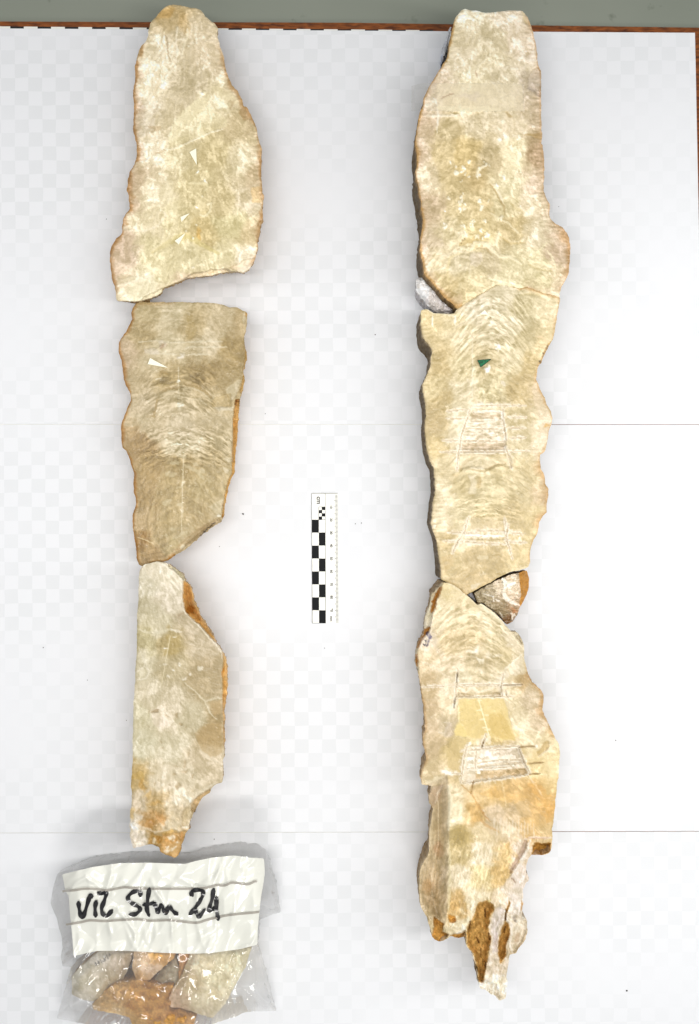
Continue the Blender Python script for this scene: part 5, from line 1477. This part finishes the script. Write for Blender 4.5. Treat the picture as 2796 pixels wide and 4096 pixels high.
def bag_h(px, py):
    """height of the film in mm: high over the folded top and the stones, sagging to the table at the sides"""
    px = np.atleast_1d(np.asarray(px, float)); py = np.atleast_1d(np.asarray(py, float))
    top = 36 - 7 * sstep(3470, 3800, py) + 3 * sstep(3800, 3880, py)
    top = top - 5 * sstep(3980, 4120, py)
    side = sstep(195, 320, px) * (1 - sstep(1010, 1110, px))
    lab = (1 - sstep(3780, 3860, py))
    lo = 6 + 10 * lab * (1 - sstep(1040, 1130, px)) + 5 * lab
    h = lo * (1 - side) + top * side
    h = h + 1.2 * noise(px / 90, py / 130, 301)
    h = h - 1.6 * np.abs(noise(px / 75 + py / 200, py / 190, 303)) * 2
    h = h + 2.6 * voro(px / 120 + py / 300, py / 130, 304)[1]
    for l, a in _cr:
        d, _, _, t = seg_dist(px, py, l)
        h = h + a * 1.15 * np.exp(-(d / 9.) ** 2) * (.3 + .7 * np.sin(np.clip(t, 0, 1) * math.pi))
    return h


def film_material(name, haze, gloss):
    m, nt, b = mat(name)
    nt.nodes.remove(b)
    out = nt.nodes["Material Output"]
    tr = add(nt, 'ShaderNodeBsdfTransparent'); tr.inputs[0].default_value = (.99, .99, .99, 1)
    gl = add(nt, 'ShaderNodeBsdfGlossy', Roughness=.09); df = add(nt, 'ShaderNodeBsdfDiffuse')
    gl.inputs[0].default_value = (1, 1, 1, 1); df.inputs[0].default_value = (.85, .86, .86, 1)
    m1 = add(nt, 'ShaderNodeMixShader'); m1.inputs[0].default_value = haze
    dt = add(nt, 'ShaderNodeBsdfTranslucent'); dt.inputs[0].default_value = (.95, .95, .95, 1)
    da = add(nt, 'ShaderNodeMixShader'); da.inputs[0].default_value = .5
    nt.links.new(df.outputs[0], da.inputs[1]); nt.links.new(dt.outputs[0], da.inputs[2])
    lw = add(nt, 'ShaderNodeFresnel', IOR=1.5)
    ms = add(nt, 'ShaderNodeMath', operation='MULTIPLY_ADD'); ms.inputs[1].default_value = .45; ms.inputs[2].default_value = gloss; ms.use_clamp = True
    nt.links.new(lw.outputs[0], ms.inputs[0])
    m2 = add(nt, 'ShaderNodeMixShader'); nt.links.new(ms.outputs[0], m2.inputs[0])
    tc = add(nt, 'ShaderNodeTexCoord'); mp = add(nt, 'ShaderNodeMapping'); mp.inputs['Scale'].default_value = (1.6, .6, 1)
    nz = add(nt, 'ShaderNodeTexNoise', Scale=38.0, Detail=3.0, Distortion=1.2)
    nt.links.new(tc.outputs['Object'], mp.inputs[0]); nt.links.new(mp.outputs[0], nz.inputs['Vector'])
    bp = add(nt, 'ShaderNodeBump', Strength=.2, Distance=.004); nt.links.new(nz.outputs[0], bp.inputs['Height'])
    for n in (gl,): nt.links.new(bp.outputs[0], n.inputs['Normal'])
    nt.links.new(tr.outputs[0], m1.inputs[1]); nt.links.new(da.outputs[0], m1.inputs[2])
    nt.links.new(m1.outputs[0], m2.inputs[1]); nt.links.new(gl.outputs[0], m2.inputs[2]); nt.links.new(m2.outputs[0], out.inputs[0])
    return m


FILM = film_material("clear_plastic_film", .17, .03)
bc = unproj(640, 3830, 0)
bag = empty("plastic_bag", (float(bc[0]), float(bc[1]), .0001), "clear crumpled plastic bag with white label strip lettered VIL Stm 24", "plastic bag")


def drape(name, poly, off, m, parent, cell=4.2, wall=False, back=None, wamp=0.):
    poly = wobble(poly, wamp, 9, 8.)
    x0, y0 = poly.min(0) - cell; x1, y1 = poly.max(0) + cell
    nx, ny = int((x1 - x0) / cell) + 2, int((y1 - y0) / cell) + 2
    gx, gy = np.meshgrid(x0 + np.arange(nx) * cell, y0 + np.arange(ny) * cell)
    ins = inside((gx[:-1, :-1] + cell / 2).ravel(), (gy[:-1, :-1] + cell / 2).ravel(), poly).reshape(ny - 1, nx - 1)
    cy_, cx_ = np.nonzero(ins)
    used = np.zeros((ny, nx), bool)
    for a in (0, 1):
        for b_ in (0, 1): used[cy_ + a, cx_ + b_] = True
    vid = -np.ones((ny, nx), int); vid[used] = np.arange(used.sum())
    X, Y = gx[used].copy(), gy[used].copy()
    q = np.stack([vid[cy_, cx_], vid[cy_ + 1, cx_], vid[cy_ + 1, cx_ + 1], vid[cy_, cx_ + 1]], 1)
    ed = set()
    for k in range(4):
        ed |= set(zip(q[:, k].tolist(), q[:, (k + 1) % 4].tolist()))
    bed = [(a, b_) for (a, b_) in ed if (b_, a) not in ed]
    bv = np.array(sorted({a for a, _ in bed}))
    _, qx, qy, _ = seg_dist(X[bv], Y[bv], poly, True)
    X[bv], Y[bv] = qx, qy
    z = (bag_h(X, Y) + off) / 1000.
    x_, y_ = unproj(X, Y, z)
    V = np.stack([x_, y_, z], 1)
    o = mesh(name, V, q, m, parent, True)
    if wall:
        pos = {int(v_): i for i, v_ in enumerate(bv)}
        n = len(bv); VV = [V[bv]]
        cen = np.array([bc[0], bc[1]])
        for r in range(1, 6):
            t = r / 5
            w_ = V[bv].copy(); w_[:, 2] = V[bv, 2] * (1 - t) + .0008 * t
            dirv = cen - w_[:, :2]; L = np.linalg.norm(dirv, axis=1)[:, None]
            w_[:, :2] += dirv / L * (.006 * t ** 1.5 + .0015 * noise(X[bv] / 20, Y[bv] / 20 + r, 311)[:, None])
            VV.append(w_)
        fc = [(pos[b_] + r * n, pos[a] + r * n, pos[a] + (r + 1) * n, pos[b_] + (r + 1) * n) for a, b_ in bed for r in range(5)]
        mesh("bag_back", np.concatenate(VV), fc, m, parent, True)
    return o


drape("bag_front", BAGP, 0., FILM, bag, 2.8, True, wamp=2.)
LABM, nt, b = mat("white_label_print")
tc = add(nt, 'ShaderNodeTexCoord'); nz = add(nt, 'ShaderNodeTexNoise', Scale=90.0, Detail=4.0, Distortion=1.5)
mp = add(nt, 'ShaderNodeMapping'); mp.inputs['Scale'].default_value = (1.6, .6, 1)
nt.links.new(tc.outputs['Object'], mp.inputs[0]); nt.links.new(mp.outputs[0], nz.inputs['Vector'])
bp = add(nt, 'ShaderNodeBump', Strength=.12, Distance=.004); nt.links.new(nz.outputs[0], bp.inputs['Height'])
b.inputs['Base Color'].default_value = rgba((232, 232, 222)); b.inputs['Roughness'].default_value = .6
b.inputs['Coat Weight'].default_value = 1.0; b.inputs['Coat Roughness'].default_value = .12
drape("label_strip", LABP, .25, LABM, bag, 2.8)
LIN = simple("grey_label_line", (166, 160, 150), .5, .3, .03, coat=1.0)
MRK = simple("black_marker", (16, 14, 18), .4, .4, .1, coat=1.0)
zf = lambda a: (lambda px, py: (bag_h(px, py) + a) / 1000.)
for q in ('h 0 150 20 145 110 138 200 125 300 128 400 138 470 128 560 112 640 118 800 125 950 125 1150 125 1290 118 1370 100 1400 92 1470 95 1530 70 1586 75 1680 84 1740 60 1763 64',
          'h 30 450 60 445 160 430 250 412 380 418 500 410 640 403 720 405 800 415 950 410 1050 418 1150 430 1230 432 1300 410 1400 385 1500 365 1586 355 1690 345 1784 335'):
    p = smooth_line(P(q), 10)
    z_ = zf(1.0)(p[:, 0], p[:, 1]); x_, y_ = unproj(p[:, 0], p[:, 1], z_)
    v, f = ribbon(np.stack([x_, y_], 1), np.full(len(p), .0016), z_)
    mesh("label_line", v, f, LIN, bag)
LET = [['h 145 248 150 300 165 365 182 385 205 330 235 230 252 180 266 205'], ['h 305 240 295 300 300 375'], ['h 325 160 350 170 395 165 380 230 355 300 365 350 400 372 450 320'],
       ['h 705 188 702 152 650 150 600 190 598 228 640 262 690 290 700 320 660 355 605 355'], ['h 787 125 772 220 765 310 785 372', 'h 735 272 780 265 835 255'],
       ['h 835 255 848 300 865 335 885 290 905 275 920 320 938 350 952 300 965 288 1000 325 1040 358'],
       ['h 1178 185 1165 160 1205 137 1262 142 1274 180 1240 240 1205 295 1165 345 1152 355', 'h 1196 300 1218 355 1240 374 1290 310'],
       ['h 1370 130 1355 220 1328 318 1365 310 1398 290', 'h 1394 205 1396 310 1411 405']]
for l in LET:
    out_ = []
    for q in l:
        p = smooth_line(P(q), 8)
        z_ = zf(1.3)(p[:, 0], p[:, 1]); x_, y_ = unproj(p[:, 0], p[:, 1], z_)
        n = len(p); wd = .0031 * (.95 + .2 * np.sin(np.arange(n) * .5))
        wd[0] *= .75; wd[-1] *= .55
        out_.append(ribbon(np.stack([x_, y_], 1), wd, z_))
        for e in (0, -1):   # rounded pen ends
            a = np.linspace(0, 2 * math.pi, 12, endpoint=False); r_ = wd[e] * .5
            out_.append(prism(np.stack([x_[e] + r_ * np.cos(a), y_[e] + r_ * np.sin(a)], 1), z_[e] + .00002, z_[e] + .00007))
    v, f = join(out_)
    mesh("marker_letter", v, f, MRK, bag)

# =================================================================== SPECKS OF GRIT
GR = simple("dark_grit", (58, 50, 42), .8, .2, .2)
import bmesh
GL = ['tiny dark grit speck right of the middle left slab, just above the upper paper joint',
      'largest dark grit speck, right of the lower end of the middle left slab',
      'small grit speck right of the angled bottom of the middle left slab',
      'tiny dark grit speck between the lowest left slab and the right end of the bag',
      'grit speck just right of the scale ruler, left one of a close pair',
      'grit speck just right of the scale ruler, right one of a close pair',
      'lone grit speck on the paper straight below the scale ruler',
      'grit speck near the left paper edge, beside the lowest left slab',
      'faint grit speck close to the straight left edge of the lowest left slab',
      'grit speck left of the foam wad, between the two rows of stones',
      'grit speck beside the bulge on the right side of the taped slab',
      'dark speck alone in the bottom right corner of the paper',
      'speck on the paper right of the big lowest right slab',
      'grit speck left of the topmost left slab, near its lower bulge',
      'faintest grit speck left of the lowest left slab, halfway down']
for i, (px, py, r) in enumerate(((1061, 1655, 4), (972, 2056, 7), (878, 2186, 4), (857, 3356, 4), (1421, 2095, 4), (1446, 2092, 4), (1298, 2592, 3.5), (174, 2590, 4), (506, 2881, 3.5), (1501, 1339, 4), (2235, 827, 3.5), (2507, 3962, 7), (2462, 2961, 5), (426, 877, 3.5), (350, 2720, 3))):
    bm = bmesh.new()
    bmesh.ops.create_icosphere(bm, subdivisions=1, radius=r / PPM * .55)
    for q in bm.verts:
        q.co *= random.uniform(.6, 1.3); q.co.z *= .5
    me = bpy.data.meshes.new("grit_speck"); bm.to_mesh(me); bm.free(); me.materials.append(GR)
    o = bpy.data.objects.new("grit_speck", me); COL.objects.link(o)
    o.location = (*tx(px, py), r / PPM * .25 + .0001)
    tag(o, GL[i], "grit speck", "grit specks scattered on the paper")
